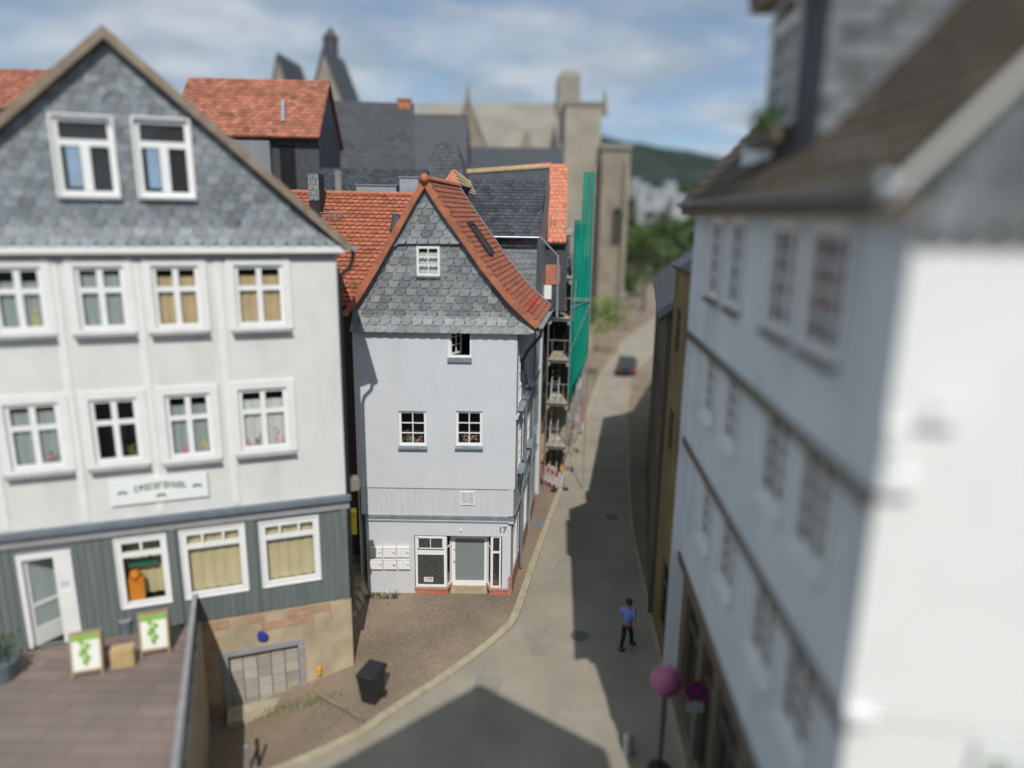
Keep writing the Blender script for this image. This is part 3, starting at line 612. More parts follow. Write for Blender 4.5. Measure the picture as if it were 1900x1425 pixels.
def edge_slates(pts, wf, inward, step=.17, wd=.2):
    """single slates running down a gable edge"""
    for a, b in zip(pts, pts[1:]):
        a = V((a[0], a[1])); b = V((b[0], b[1])); t = (b-a); n_ = max(1, int(t.length/step)); t.normalize(); q = V((-t.y, t.x))*inward
        for i in range(n_):
            p = a.lerp(b, i/n_); e = p+t*step*1.25; c = random.uniform(.85, 1.2)
            cs = [(p, 0, .030), (e, 0, .044), (e+q*wd*.55+t*.02, 0, .044), (e+q*wd*.9-t*.06, 0, .040), (p+q*wd, 0, .030)]
            top_ = [F0.P(s_[0].x, s_[0].y, wf(s_[0].y)+s_[2]) for s_ in cs]; bot = [F0.P(s_[0].x, s_[0].y, wf(s_[0].y)) for s_ in cs]
            em.prism(bot, top_, 0, c)
ufn = lambda v: GWS+.05+max(0, zl1+.35-v)*.12
for pts_, wf_, sg, st_, wd_ in ([([polyU[2], polyU[0]], ufn, 1, .17, .2), ([polyU[2], polyU[1]], ufn, -1, .17, .2), ([polyM[3], polyM[0], polyN[0]], bellw, 1, .17, .2), ([polyM[2], polyM[1], polyN[1], polyL[2]], bellw, -1, .17, .2)]
        + [([(x0-s_*.24, aw[3]+.02), (x0-s_*.24, aw[2])], bellw, s_, .18, .26) for s_, x0 in ((1, aw[0]), (-1, aw[1]))]):
    em = MB(); edge_slates(pts_, wf_, sg, st_, wd_); em.build('verge_slates', M['slate'], HX)
window(F0, HX, *aw, w=.10, fw=.075, rows=(.333, .667), mw=.03, sill=.07, curtain='curt', cdep=.06, th=.08, curt_v=(0, .85), sillw=.16, label='small white attic window in the slate gable')
mb = MB(); mb.face([F0.P(aw[0], aw[2], -.12), F0.P(aw[1], aw[2], -.12), F0.P(aw[1], aw[3], -.12), F0.P(aw[0], aw[3], -.12)])
for u in (aw[0], aw[1]): mb.face([F0.P(u, aw[2], -.12), F0.P(u, aw[3], -.12), F0.P(u, aw[3], .08), F0.P(u, aw[2], .08)])
mb.build('window_recess', M['room'], HX)
# ---------- roof: profile swept back along the house
YV = 23.72; VF = Fr((0, YV), 0)
def vpx(x, y): u, v = VF.px(x, y); return V((u, YV, v))
profR = [vpx(788, 331), vpx(816, 376), vpx(860, 438), vpx(900, 496), vpx(950, 558), vpx(990, 596), vpx(1000, 604)]
profL = [vpx(788, 331), vpx(765, 368), vpx(735, 423), vpx(693, 498), vpx(662, 549), vpx(637, 583)]
LR = 5.1
def arc(prof):
    s = [0]
    for a, b in zip(prof, prof[1:]): s.append(s[-1]+(b-a).length)
    return s
def mkmap(prof, outward, dirv=D):
    s = arc(prof); tot = s[-1]
    def f(u, v, w):                      # u along the ridge, v up the slope from the eave
        d_ = max(0, min(tot, tot-v))
        for i in range(len(s)-1):
            if d_ <= s[i+1]+1e-6: break
        t = (d_-s[i])/(s[i+1]-s[i]); p = prof[i].lerp(prof[i+1], t)
        tg = (prof[i+1]-prof[i]).normalized(); nn = dirv.cross(tg).normalized()
        if nn.z < 0: nn = -nn
        return p+dirv*u+nn*w
    return f, tot
mR, totR = mkmap(profR, 1); mL, totL = mkmap(profL, -1)
mb = MB(); shingles(mb, mR, .2, LR, 0, totR, .22, .20, None, 'beaver', lap=1.3, th=.045, var=.1, mi=0)
for i in range(len(profR)-1):
    a, b = profR[i], profR[i+1]; mb.face([a, b, b+D*LR, a+D*LR], 1)
mb.build('roof', [M['redtile'], M['darkgap']], HX, label='red tiled right roof slope')
mb = MB(); shingles(mb, mL, .2, LR+3, 0, totL, .22, .20, None, 'beaver', lap=1.3, th=.035, var=.1)
for i in range(len(profL)-1):
    a, b = profL[i], profL[i+1]; mb.face([a, b, b+D*(LR+3), a+D*(LR+3)], 1)
mb.build('roof', [M['redtile'], M['darkgap']], HX, label='red tiled left roof slope')
# underside boards of the overhang
mb = MB()
for pr in (profR, profL):
    for a, b in zip(pr, pr[1:]): mb.hexa([a+V((0, .01, -.10)), b+V((0, .01, -.10)), b+V((0, .5, -.10)), a+V((0, .5, -.10)), a+V((0, .01, -.02)), b+V((0, .01, -.02)), b+V((0, .5, -.02)), a+V((0, .5, -.02))])
    for a, b in zip(pr, pr[1:]): mb.face([a+V((0, .05, -.02)), b+V((0, .05, -.02)), b+V((0, .05, -.24)), a+V((0, .05, -.24))])
mb.build('bargeboard', M['darkgap'], HX)
def verge_tiles(pr, nm='verge_tiles'):
    mb = MB(); step = .33
    s = arc(pr); tot = s[-1]; n_ = int(tot/step)
    def pt(d_):
        for i in range(len(s)-1):
            if d_ <= s[i+1]+1e-6: break
        return pr[i].lerp(pr[i+1], (d_-s[i])/(s[i+1]-s[i])), (pr[i+1]-pr[i]).normalized()
    for k in range(n_):
        d0 = tot*k/n_; d1 = min(tot, tot*(k+1)/n_+.03); a, t = pt(d0); b, t2 = pt(d1)
        nn = V((0, 1, 0)).cross(t); nn = nn if nn.z > 0 else -nn
        c = random.uniform(.88, 1.12); h0, h1 = .035, .075
        for w0, w1, a_, b_ in (((-.06), .20, 0, 0),):
            mb.hexa([a+V((0, w0, 0))-nn*.02, b+V((0, w0, 0))-nn*.02, b+V((0, w1, 0))-nn*.02, a+V((0, w1, 0))-nn*.02, a+V((0, w0, 0))+nn*h0, b+V((0, w0, 0))+nn*h1, b+V((0, w1, 0))+nn*h1, a+V((0, w1, 0))+nn*h0], 0, c)
            mb.hexa([a+V((0, w0, 0))-nn*.15, b+V((0, w0, 0))-nn*.15, b+V((0, w0+.025, 0))-nn*.15, a+V((0, w0+.025, 0))-nn*.15, a+V((0, w0-.002, 0))+nn*(h0-.004), b+V((0, w0-.012, 0))+nn*(h1-.004), b+V((0, w0+.025, 0))+nn*(h1-.004), a+V((0, w0+.025, 0))+nn*(h0-.004)], 0, c*.95)
    return mb.build(nm, M['redcap'], HX)
verge_tiles(profR); verge_tiles(profL)
def ridge(mb, a, b, r=.13, step=.36, sag=.0):
    n_ = max(1, int((b-a).length/step)); t = (b-a).normalized(); sd_ = t.cross(Z3).normalized(); u_ = sd_.cross(t)
    for k in range(n_):
        p = a.lerp(b, k/n_); q = a.lerp(b, (k+1.08)/n_); c = random.uniform(.88, 1.12); r0, r1 = r*.92, r*1.1
        for j in range(6):
            a0, a1 = math.pi*j/6, math.pi*(j+1)/6
            mb.face([p+(sd_*math.cos(a0)+u_*math.sin(a0))*r0, q+(sd_*math.cos(a0)+u_*math.sin(a0))*r1, q+(sd_*math.cos(a1)+u_*math.sin(a1))*r1, p+(sd_*math.cos(a1)+u_*math.sin(a1))*r0], 0, c)
        mb.face([p+(sd_*math.cos(math.pi*j/6)+u_*math.sin(math.pi*j/6))*r0 for j in range(7)], 0, c*.8)
mb = MB(); ra = profR[0]; ridge(mb, ra-V((0, .1, .03)), ra+D*(LR)-V((0, 0, .05))); mb.ball(ra-V((0, .1, -.0)), .16, 0, 1, 10); mb.build('ridge_tiles', M['redcap'], HX)
# flashing at the back edge of the tiled slope, snow guard, gutter and pipes
mb = MB()
for i in range(len(profR)-1): a, b = profR[i]+D*(LR+.02)+V((0, 0, .07)), profR[i+1]+D*(LR+.02)+V((0, 0, .07)); mb.hexa([a, b, b+D*.1, a+D*.1, a+Z3*.03, b+Z3*.03, b+D*.1+Z3*.03, a+D*.1+Z3*.03])
mb.build('flashing', M['zincl'], HX)
mb = MB(); pe = [mR(u, .62, .12) for u in (.3, 1.2, 2.2, 3.2)]
for dz in (0, .24): mb.tube([mR(.2, .62, .08+dz), mR(2.8, .62, .08+dz)], .008)
for u in [.3+.4*i for i in range(7)]: mb.tube([mR(u, .58, .0), mR(u, .66, .38)], .01); mb.tube([mR(u, .86, .0), mR(u, .66, .36)], .008)
mb.build('snow_guard', M['red'], HX)
mb = MB(); n_ = 8; ga, gb = profR[-1]+V((.07, -.05, -.02)), profR[-1]+D*(LR-.9)+V((.07, 0, -.02))
for k in range(n_):
    a0, a1 = math.pi*(1+k/n_), math.pi*(1+(k+1)/n_); x = V((1, 0, 0))
    o0, o1 = V((math.cos(a0)*.09, 0, math.sin(a0)*.09)), V((math.cos(a1)*.09, 0, math.sin(a1)*.09))
    mb.face([ga+o0, gb+o0, gb+o1, ga+o1]); mb.face([ga+o0*.86, ga+o1*.86, gb+o1*.86, gb+o0*.86])
mb.face([ga+V((math.cos(math.pi*(1+k/n_))*.09, 0, math.sin(math.pi*(1+k/n_))*.09)) for k in range(n_+1)])
mb.tube([ga+V((.09, 0, 0)), gb+V((.09, 0, 0))], .014, 6)
mb.build('gutter', M['zincl'], HX)
# roof window on the right slope
mb = MB(); u0, u1, v0, v1 = 1.7, 2.6, totR*.50, totR*.70
for q in ((u0, u0+.07, v0, v1), (u1-.07, u1, v0, v1), (u0, u1, v0-.05, v0+.04), (u0, u1, v1-.04, v1+.08)):
    mb.hexa([mR(q[0], q[2], .02), mR(q[1], q[2], .02), mR(q[1], q[3], .02), mR(q[0], q[3], .02), mR(q[0], q[2], .14), mR(q[1], q[2], .14), mR(q[1], q[3], .14), mR(q[0], q[3], .14)])
sk = mb.build('roof_window', M['darkgap'], HX); mb = MB(); mb.face([mR(u0+.07, v0+.04, .1), mR(u1-.07, v0+.04, .1), mR(u1-.07, v1-.04, .1), mR(u0+.07, v1-.04, .1)]); mb.build('pane', M['bigglass'], sk)

# ---------- street side wall
SL = 8.7
sideh = []
tops_ = [(.5, 1.35), (2.2, 3.05), (3.9, 4.75), (5.9, 6.75)]
upw = [(a, b, 7.2, 9.0) for a, b in tops_]
loww = [(a, b, 4.75, 6.35) for a, b in ((.7, 1.5), (2.2, 3.0), (3.7, 4.5), (5.6, 6.4))]
mb = MB(); wallgrid(mb, S0, 0, SL, zj, zg+.3, upw+loww, depth=.2)
# side jetty: the upper storeys stand a little proud
mb.face([S0.P(0, zj, 0), S0.P(SL, zj, 0), S0.P(SL, zj, -.3), S0.P(0, zj, -.3)])
mb.build('side_wall', [M['house'], M['room']], HX)
for i, h in enumerate(upw+loww): window(S0, HX, *h, w=.02, fw=.09, rows=(.333, .667), sill=.16, th=.1, sillw=.22, sillmat='zincl', glass='glassd')
mb = MB(); mb.box(S0, 0, SL, 6.85, 6.95, -.01, .07); mb.build('string_course', M['house'], HX)
mb = MB()
mb.box(S0, -.02, SL, zf+.02, zj-.01, -.2, -.05); mb.build('board_fascia', M['boards'], HX)
mb = MB(); mb.box(S0, -.1, SL, zf-.13, zf-.004, -.2, .02, 0); mb.box(S0, -.08, SL, zf-.235, zf-.13, -.2, -.01, 1); mb.build('cornice', [M['zinc'], M['house']], HX)
mb = MB(); gw = [(.6, 1.6, .75, 2.75), (2.0, 3.0, .75, 2.75), (4.0, 5.0, .75, 2.75), (6.2, 7.1, .75, 2.75)]
wallgrid(mb, S0, -.08, SL, -.2, zf-.2, gw, w=-.09, depth=.15, room=.5); mb.build('ground_floor_side_wall', [M['house'], M['room']], HX)
for h in gw: window(S0, HX, *h, w=-.12, fw=.09, rows=((.72, .08),), cols=(.5,), glass='glassd', th=.08)
mb = MB(); mb.box(S0, .0, SL, -.2, .72, -.2, -.06); mb.build('side_plinth', M['sillstone'], HX)
mb = MB(); pe = profR[-1]; gq = profR[-1]+D*.05+V((.07, 0, -.1))
mb.tube([gq, gq+V((0, 0, -.25)), S0.P(.4, zg-.75, .30), S0.P(.75, zg-1.15, .12), S0.P(.8, zg-1.5, .12)], .06, 10)
mb.build('downpipe', M['blackmetal'], HX, smooth=True)
mb = MB(); mb.tube([S0.P(.8, zg-1.45, .12), S0.P(1.5, 8.2, .12), S0.P(2.1, 7.7, .12), S0.P(2.15, zj+1.3, .12), S0.P(2.1, zj+.2, .12), S0.P(2.0, zf+.2, .05), S0.P(2.0, .1, .05)], .055, 10)
mb.build('downpipe', M['zinc'], HX, smooth=True)
mb = MB()
a0 = profR[-1]+D*(LR-.9)
mb.tube([a0+V((.1, 0, -.1)), a0+V((.1, .2, -.4)), S0.P(5.2, 9.2, .1), S0.P(5.2, zj, .1), S0.P(5.2, 0, .0)], .05, 8); mb.build('downpipe', M['zincl'], HX, smooth=True)
# rear part of the house with its own slate roof behind the tiled slope
# ---------- mail boxes
names = [('top left', 0, 0), ('top middle', 1, 0), ('top right', 2, 0), ('bottom left', 0, 1), ('bottom middle', 1, 1), ('bottom right', 2, 1)]
for nm, i, j in names:
    xa = 687+i*25.3+j*1; ya = 1011.5+j*22
    u0, v1 = F0.px(xa, ya+2, GW); u1, v0 = F0.px(xa+23, ya+20.5, GW)
    o = empty('mailbox', F0.P((u0+u1)/2, v0, GW), 'white steel mailbox on the grey wall, %s of the block of six' % nm, 'mailbox', 'mailboxes beside the shop window')
    mb = MB(); mb.box(F0, u0, u1, v0, v1-.03, GW+.002, GW+.11); mb.box(F0, u0-.004, u1+.004, v1-.03, v1, GW+.002, GW+.125); mb.build('body', M['white'], o)
    mb = MB(); mb.box(F0, u0+.012, u1-.012, v0+.012, v1-.095, GW+.11, GW+.116); mb.build('door', M['white'], o)
    mb = MB(); mb.ball(F0.P((u0+u1)/2, v1-.125, GW+.116), .011, 0, 1, 8); mb.build('lock', M['darkgap'], o)
    mb = MB(); mb.box(F0, u1-.13, u1-.03, v0+.17, v0+.2, GW+.116, GW+.119); mb.build('name_plate', M['letter'], o)
    if nm == 'bottom middle':
        mb = MB(); mb.box(F0, u1-.12, u1-.05, v0+.13, v0+.165, GW+.116, GW+.1185); mb.build('sticker', M['teal'], o)
# weeds at the foot of the wall
mb = MB()
for i in range(70):
    x, y = random.uniform(-5.3, -4.1), random.uniform(23.6, 23.85); h = random.uniform(.05, .45)*(1 if random.random() < .4 else .4)
    a = V((x, y, 0)); t = a+V((random.uniform(-.1, .1), random.uniform(-.08, .02), h)); mb.tube([a, t], .004, 4, 0, .8)
    for k in range(4):
        p = a.lerp(t, random.random()); q = V((random.uniform(-1, 1), random.uniform(-1, .4), random.uniform(0, 1)))*.05; s_ = q.cross(Z3).normalized()*.018; mb.face([p, p+q*.5+s_, p+q, p+q*.5-s_], 0, random.uniform(.6, 1.3))
mb.build('weeds', M['leaf'], origin=(-4.8, 23.7, 0), label='straggly weeds growing along the foot of the grey wall below the mailboxes', cat='weeds', kind='stuff')
# door mat, drain cover
mb = MB(); mb.box(F0, dL+.15, dR-.15, .1, .118, GW-.3, GW-.06); mb.build('doormat', M['woodd'], origin=(F0.P((dL+dR)/2, .1, GW)), label='brown doormat on the step of the shop door', cat='doormat')
q = gz(1003, 972); mb = MB(); mb.hexa([q+V((-.35, -.35, -.02)), q+V((.3, -.35, -.02)), q+V((.4, .35, -.02)), q+V((-.2, .35, -.02)), q+V((-.35, -.35, .03)), q+V((.3, -.35, .03)), q+V((.4, .35, .03)), q+V((-.2, .35, .03))]); mb.build('manhole_cover', M['zinc'], origin=q, label='square grey metal cover set in the cobbles beside the house', cat='manhole cover')
# stone steps in the gap on the left
mb = MB()
for i in range(6): mb.hexa([V((-6.0-.0, 22.4+.4*i, -.2)), V((-5.2, 22.4+.4*i, -.2)), V((-5.2, 25.5, -.2)), V((-6.2, 25.5, -.2)), V((-6.0, 22.4+.4*i, .02+.17*i)), V((-5.45, 22.4+.4*i, .02+.17*i)), V((-5.45, 25.5, .02+.17*i)), V((-6.2, 25.5, .02+.17*i))])
mb.build('stone_steps', M['kerb'], origin=(-5.7, 22.5, 0), label='worn pale stone steps in the dark gap left of the grey house', cat='steps')

# ================================================================== generic helpers for the other houses
def patch(mb, pts, mi=0, c=1.0): mb.face([V(p) for p in pts], mi, c)
def roofslab(mb, a, b, c_, d, th=.12, mi=0, c=1.0):
    n_ = (b-a).cross(d-a).normalized(); n_ = n_ if n_.z > 0 else -n_
    mb.hexa([a-n_*th, b-n_*th, c_-n_*th, d-n_*th, a, b, c_, d], mi, c)
def tiled(mb, a, b, c_, d, tw, rh, shape, var=.15, th=.03, lap=1.3, mi=0, tint=None, stagger=.5):
    """tiles over the quad a b (eave, left to right) c d (ridge, right to left)"""
    U = (b-a).normalized(); n_ = (b-a).cross(d-a).normalized(); n_ = n_ if n_.z > 0 else -n_; W = n_.cross(U).normalized()
    if W.dot(d-a) < 0: W = -W
    pl = [((p-a).dot(U), (p-a).dot(W)) for p in (a, b, c_, d)]
    us = [p[0] for p in pl]; vs = [p[1] for p in pl]
    ar_ = sum(pl[i][0]*pl[(i+1) % 4][1]-pl[(i+1) % 4][0]*pl[i][1] for i in range(4))
    if ar_ < 0: pl.reverse()
    shingles(mb, lambda u, v, w: a+U*u+W*v+n_*w, min(us), max(us), min(vs), max(vs), tw, rh, [pl], shape, lap=lap, th=th, var=var, mi=mi, tint=tint, stagger=stagger)
def pipe(parent, pts, r, m, name='downpipe'):
    mb = MB(); mb.tube(pts, r, 8); return mb.build(name, M[m], parent, smooth=True)

# ================================================================== LEFT HOUSE
C0 = (-4.88, 19.7); FL = Fr(C0, 20)
LW = 10.45; APU = -5.05; AP = FL.px(192, 52, .25)[1]
LHX = empty('gabled_house', FL.P(-6, 0), 'large white house with wide dark slate gable and grey-green boarded shop front', 'house')
ZE, ZC, ZG = 12.66, 5.72, 2.33
DB = -FL.N                            # back direction
def hp(x0, x1, y0, y1): return hole(x0, x1, y0, y1, FL)
r1 = [(-2.64, -1.42, 10.86, 12.48), (-4.60, -3.50, 10.88, 12.48), (-6.31, -5.22, 10.9, 12.48), (-8.06, -7.0, 10.92, 12.48), (-9.9, -8.8, 10.92, 12.48)]
r2 = [(-2.78, -1.50, 7.36, 9.12), (-4.60, -3.48, 7.32, 9.10), (-6.36, -5.24, 7.36, 9.10), (-8.22, -7.02, 7.38, 9.10), (-10, -8.9, 7.38, 9.1)]
mb = MB(); wallgrid(mb, FL, -LW, 0, ZC, 13.1, r1+r2, depth=.14, room=.7)
for (u, ) in ((0,), (-LW,)): mb.face([FL.P(u, -1), FL.P(u, 13.1), FL.P(u, 13.1, -12), FL.P(u, -1, -12)])
mb.face([FL.P(0, -1, -12), FL.P(-LW, -1, -12), FL.P(-LW, 13.1, -12), FL.P(0, 13.1, -12)])
mb.build('wall', [M['leftw'], M['room']], LHX)
cur1 = [('blindb', 0.86), ('blindb', .86), ('curtg', .9), ('curtg', .8), ('curtg', .9)]; cur2 = [('curt', .85), ('curtg', .85), (None, 0), ('curtg', .9), ('curt', .9)]
pl_ = {4: [(.3, .25, 0, 1), (.8, .3, 1, (1, .6, .4))]}
for i, h in enumerate(r1):
    window(FL, LHX, *h, w=-.03, fw=.10, cols=(.5,), rows=((.64, .13),), colw=.14, th=.06, trim=.20, trimw=.05, sill=.08, sillw=.22, sillmat='greytrim', curtain=cur1[i][0] or None, curt_v=(0, cur1[i][1]), cdep=.05,
        plants=[(.85, .4, 2, 1)] if i == 3 else None)
for i, h in enumerate(r2):
    window(FL, LHX, *h, w=-.03, fw=.11, cols=(.5,), rows=((.64, .13),), colw=.14, th=.06, trim=.21, trimw=.05, sill=.08, sillw=.22, sillmat='greytrim', curtain=cur2[i][0], curt_v=(0, cur2[i][1]), cdep=.05,
        plants=[[(.35, .4, 0, .8), (.85, .45, 1, (1.1, .5, .3)), (.15, .15, 1, (.9, .6, .3))], [(.85, .3, 2, (1, .8, .5)), (.3, .2, 1, (1, .8, .8))], [(.85, .3, 0, 1)], [(.8, .3, 0, .8), (.7, .2, 1, (1.1, .4, .3))], None][i])
mb = MB()
mb.box(FL, -LW-.1, .10, 12.69, 12.80, -.1, .10, 1); mb.box(FL, -LW-.15, .22, 12.80, 12.98, -.1, .24, 0)
mb.box(FL, -LW, .0, 12.62, 12.69, -.05, .05, 1)
mb.build('eaves_cornice', [M['whitew'], M['greytrim']], LHX)
mb = MB()
for u in (-3.03, -4.95, -6.75, -8.55): mb.box(FL, u-.09, u+.09, ZC+.1, 12.6, -.01, .022)
mb.build('timber_post', M['whitew'], LHX)
# slate gable
ER = FL.px(640, 462, .3); sl = (AP-13.0)/(-APU+.35)
def gz_(u): return AP-abs(u-APU)*sl
GT = [(-LW-.0, 13.0), (0.0, 13.0), (APU, AP-.15)]
gw_ = [(-6.37, -5.12, 14.17, 15.97), (-4.65, -3.43, 14.18, 16.0)]
mb = MB()
big = 60; rg = []
q0 = [(-LW, 12.98), (.05, 12.98), (APU, AP-.2)]
for r_ in ([(-big, -big), (gw_[0][0], -big), (gw_[0][0], big), (-big, big)], [(gw_[1][1], -big), (big, -big), (big, big), (gw_[1][1], big)], [(gw_[0][0], -big), (gw_[1][1], -big), (gw_[1][1], gw_[0][2]), (gw_[0][0], gw_[0][2])],
    [(gw_[0][0], gw_[0][3]), (gw_[1][1], gw_[0][3]), (gw_[1][1], big), (gw_[0][0], big)], [(gw_[0][1], gw_[0][2]), (gw_[1][0], gw_[0][2]), (gw_[1][0], gw_[0][3]), (gw_[0][1], gw_[0][3])]):
    q = clip(q0, r_)
    if len(q) > 2: rg.append(q)
for q in rg: mb.face([FL.P(a, b, .0) for a, b in q], 1)
shingles(mb, lambda u, v, w: FL.P(u, v, .05+max(0, 13.5-v)*.35+w), -LW, .1, 12.98, AP-.2, .34, .22, rg, 'scale', lap=1.4, th=.02, var=.25, stagger=.37, tint=.03)
mb.build('gable_slates', [M['slatel'], M['darkgap']], LHX)
for h in gw_:
    mb = MB(); uc_ = (h[0]+h[1])/2; mb.box(FL, uc_-.10, uc_+.10, h[2]+.12, h[2]+1.2, -.07, .036); mb.build('mullion', M['white'], LHX)
    window(FL, LHX, *h, w=.04, fw=.11, cols=(), rows=((.70, .15),), colw=.2, th=.12, trim=.05, trimw=.13, sill=.06, sillw=.2, sillmat='whitew', glass='glassd', curtain=None)
    mb = MB(); a, b = h[0]+.22, (h[0]+h[1])/2-.12; mb.face([FL.P(a, h[2]+.2, .0), FL.P(b, h[2]+.2, .0), FL.P(b, h[2]+1.15, .0), FL.P(a, h[2]+1.15, .0)]); mb.build('curtain', M['skyblind'], LHX)
    mb = MB(); mb.face([FL.P(h[0], h[2], -.1), FL.P(h[1], h[2], -.1), FL.P(h[1], h[3], -.1), FL.P(h[0], h[3], -.1)]); mb.build('window_recess', M['room'], LHX)
# decorative slate ring near the apex
mb = MB()
for k in range(18):
    a0, a1 = 2*math.pi*k/18, 2*math.pi*(k+1)/18
    P_ = lambda a, r, w: FL.P(APU+.1+math.cos(a)*r, AP-1.65+math.sin(a)*r, w)
    mb.hexa([P_(a0, .32, .05), P_(a1, .32, .05), P_(a1, .5, .05), P_(a0, .5, .05), P_(a0, .32, .1), P_(a1, .32, .1), P_(a1, .5, .085), P_(a0, .5, .085)], 0, random.uniform(1.0, 1.35))
mb.build('slate_ornament', M['slatel'], LHX)
# roof slabs + verge boards
mb = MB(); mv = MB()
eR, eL = V((0, 0, 0)), None
for sgn, ue in ((1, .35), (-1, -LW-.4)):
    ze = AP-abs(ue-APU)*sl
    a, b = FL.P(ue, ze, .32), FL.P(APU, AP, .32); roofslab(mb, a, b, b+DB*12.6, a+DB*12.6, .16)
    t = Z3*.06
    mv.hexa([a-Z3*.2, b-Z3*.2, b-Z3*.2+DB*.06, a-Z3*.2+DB*.06, a+t-FL.N*-.012, b+t-FL.N*-.012, b+t+DB*.2, a+t+DB*.2])
mb.build('roof', M['mossroof'], LHX); mv.build('verge_board', M['vergewood'], LHX)
# black gutter end and downpipe at the eave corner, white soffit end
ze = AP-abs(.35-APU)*sl
mb = MB(); ga = FL.P(.45, ze-.05, .4); gb = ga+DB*12
for k in range(8):
    a0, a1 = math.pi*(1+k/8), math.pi*(1+(k+1)/8); e0 = FL.U*math.cos(a0)*.09+Z3*math.sin(a0)*.09; e1 = FL.U*math.cos(a1)*.09+Z3*math.sin(a1)*.09
    mb.face([ga+e0, gb+e0, gb+e1, ga+e1])
mb.face([ga+FL.U*math.cos(math.pi*(1+k/8))*.09+Z3*math.sin(math.pi*(1+k/8))*.09 for k in range(9)])
mb.build('gutter', M['zincl'], LHX)
pipe(LHX, [FL.P(.45, ze-.1, .1), FL.P(.45, ze-.32, .1), FL.P(.36, ze-.62, .08), FL.P(.12, ze-.8, .05), FL.P(.07, ze-1.1, -.02), FL.P(.07, 6.2, -.02), FL.P(.07, 2.0, -.02)], .06, 'blackmetal')
# sign with green lettering
sx0, sx1, sz0, sz1 = -6.12, -3.72, 6.17, 6.86
SG = empty('shop_sign', FL.P(-4.9, sz0, .05), 'long white shop sign with green lettering on the white house wall', 'sign')
mb = MB(); mb.box(FL, sx0, sx1, sz0, sz1, .03, .08); mb.build('panel', M['whitewall'], SG)
mb = MB(); rx = random.Random(3)
for i in range(11):
    u = -5.52+i*.118; z = 6.50+.05*math.cos((i-5)*.32); h = .17
    mb.box(FL, u, u+.028, z, z+h, .08, .092); 
    for k in range(2): 
        if rx.random() < .75: mb.box(FL, u+.028, u+.085, z+h*rx.choice((0, .42, .82)), z+h*rx.choice((.18,))+h*.0+.0 if False else z+h, .08, .088) if rx.random() < .15 else mb.box(FL, u+.028, u+.085, z+h*k*.82, z+h*k*.82+.03, .08, .09)
    if rx.random() < .5: mb.box(FL, u+.065, u+.09, z+.02, z+h-.02, .08, .091)
mb.build('lettering', M['darkgreen'], SG)
for c_ in (-5.82, -4.9, -4.0):
    mb = MB(); cz = 6.50 if c_ != -4.9 else 6.33
    for k in range(5): a0 = math.pi*k/4; mb.ball(FL.P(c_+math.cos(a0)*.08, cz+math.sin(a0)*.04, .085), .055, 0, 1, 8, (1, .2, .55))
    mb.build('leaf_emblem', M['darkgreen'], SG)
# cornice above the shop front
mb = MB(); mb.box(FL, -LW-.1, .12, ZC-.12, ZC+.02, -.3, .22, 0); mb.box(FL, -LW-.05, .08, ZC-.42, ZC-.12, -.3, .08, 1)
mb.build('shop_cornice', [M['slatetrim'], M['greytrim']], LHX)
g3, g2, g1 = (-2.46, -.86, 3.12, 5.14), (-4.54, -2.9, 3.12, 5.18), (-6.15, -4.93, 3.12, 5.16)
dr_ = (-8.45, -7.2, 2.38, 5.08)
mb = MB(); wallgrid(mb, FL, -LW, -.0, ZG, ZC-.42, [g1, g2, g3, dr_], w=0, depth=.12, room=.8)
n = 60
us_ = [-.05-i*.19 for i in range(60)]
for u in us_:
    if any(h[0]-.02 < u < h[1]+.02 for h in (g1, g2, g3, dr_)):
        h = [h for h in (g1, g2, g3, dr_) if h[0]-.02 < u < h[1]+.02][0]; mb.box(FL, u-.012, u+.012, ZG, h[2]-.1, 0, .022) if h[2] > ZG+.2 else None
    else: mb.box(FL, u-.012, u+.012, ZG, ZC-.43, 0, .022)
mb.build('board_front', [M['green'], M['room']], LHX)
for u in (-.1, -2.68, -4.75): mb = MB(); mb.box(FL, u-.08, u+.08, ZG+.02, ZC-.42, 0, .06); mb.build('pilaster', M['green'], LHX)
window(FL, LHX, *g3, w=.02, fw=.14, cols=(), rows=((.80, .13),), th=.14, trim=.04, trimw=.05, curtain='blind', curt_v=(0, 1), cdep=.05, label='right shop window with drawn beige blind')
window(FL, LHX, *g2, w=.02, fw=.14, cols=(), rows=((.80, .13),), th=.14, trim=.04, trimw=.05, curtain='blind', curt_v=(0, 1), cdep=.05, label='middle shop window with drawn beige blind')
ww = window(FL, LHX, *g1, w=.02, fw=.13, cols=(), rows=((.80, .13),), th=.14, trim=.04, trimw=.05, curtain='blind', curt_v=(0, 1), cdep=.35, label='left shop window with orange display')
for h in (g1, g2, g3):
    mb = MB(); k_ = 3 if h != g1 else 2
    for i in range(1, k_): u = h[0]+(h[1]-h[0])*i/k_; mb.box(FL, u-.03, u+.03, h[3]-.42, h[3]-.1, -.1, .015)
    mb.build('glazing_bar', M['white'], LHX)
mb = MB(); mb.box(FL, g1[0]+.16, g1[0]+.55, g1[2]+.12, g1[2]+.78, -.3, -.16); mb.ball(FL.P(g1[0]+.35, g1[2]+.85, -.22), .16); mb.build('display_stand', M['orange'], ww)
mb = MB(); mb.box(FL, g1[0]+.2, g1[1]-.3, g1[2]+1.05, g1[2]+1.3, -.3, -.27); mb.build('display_panel', M['darkgreen'], ww)
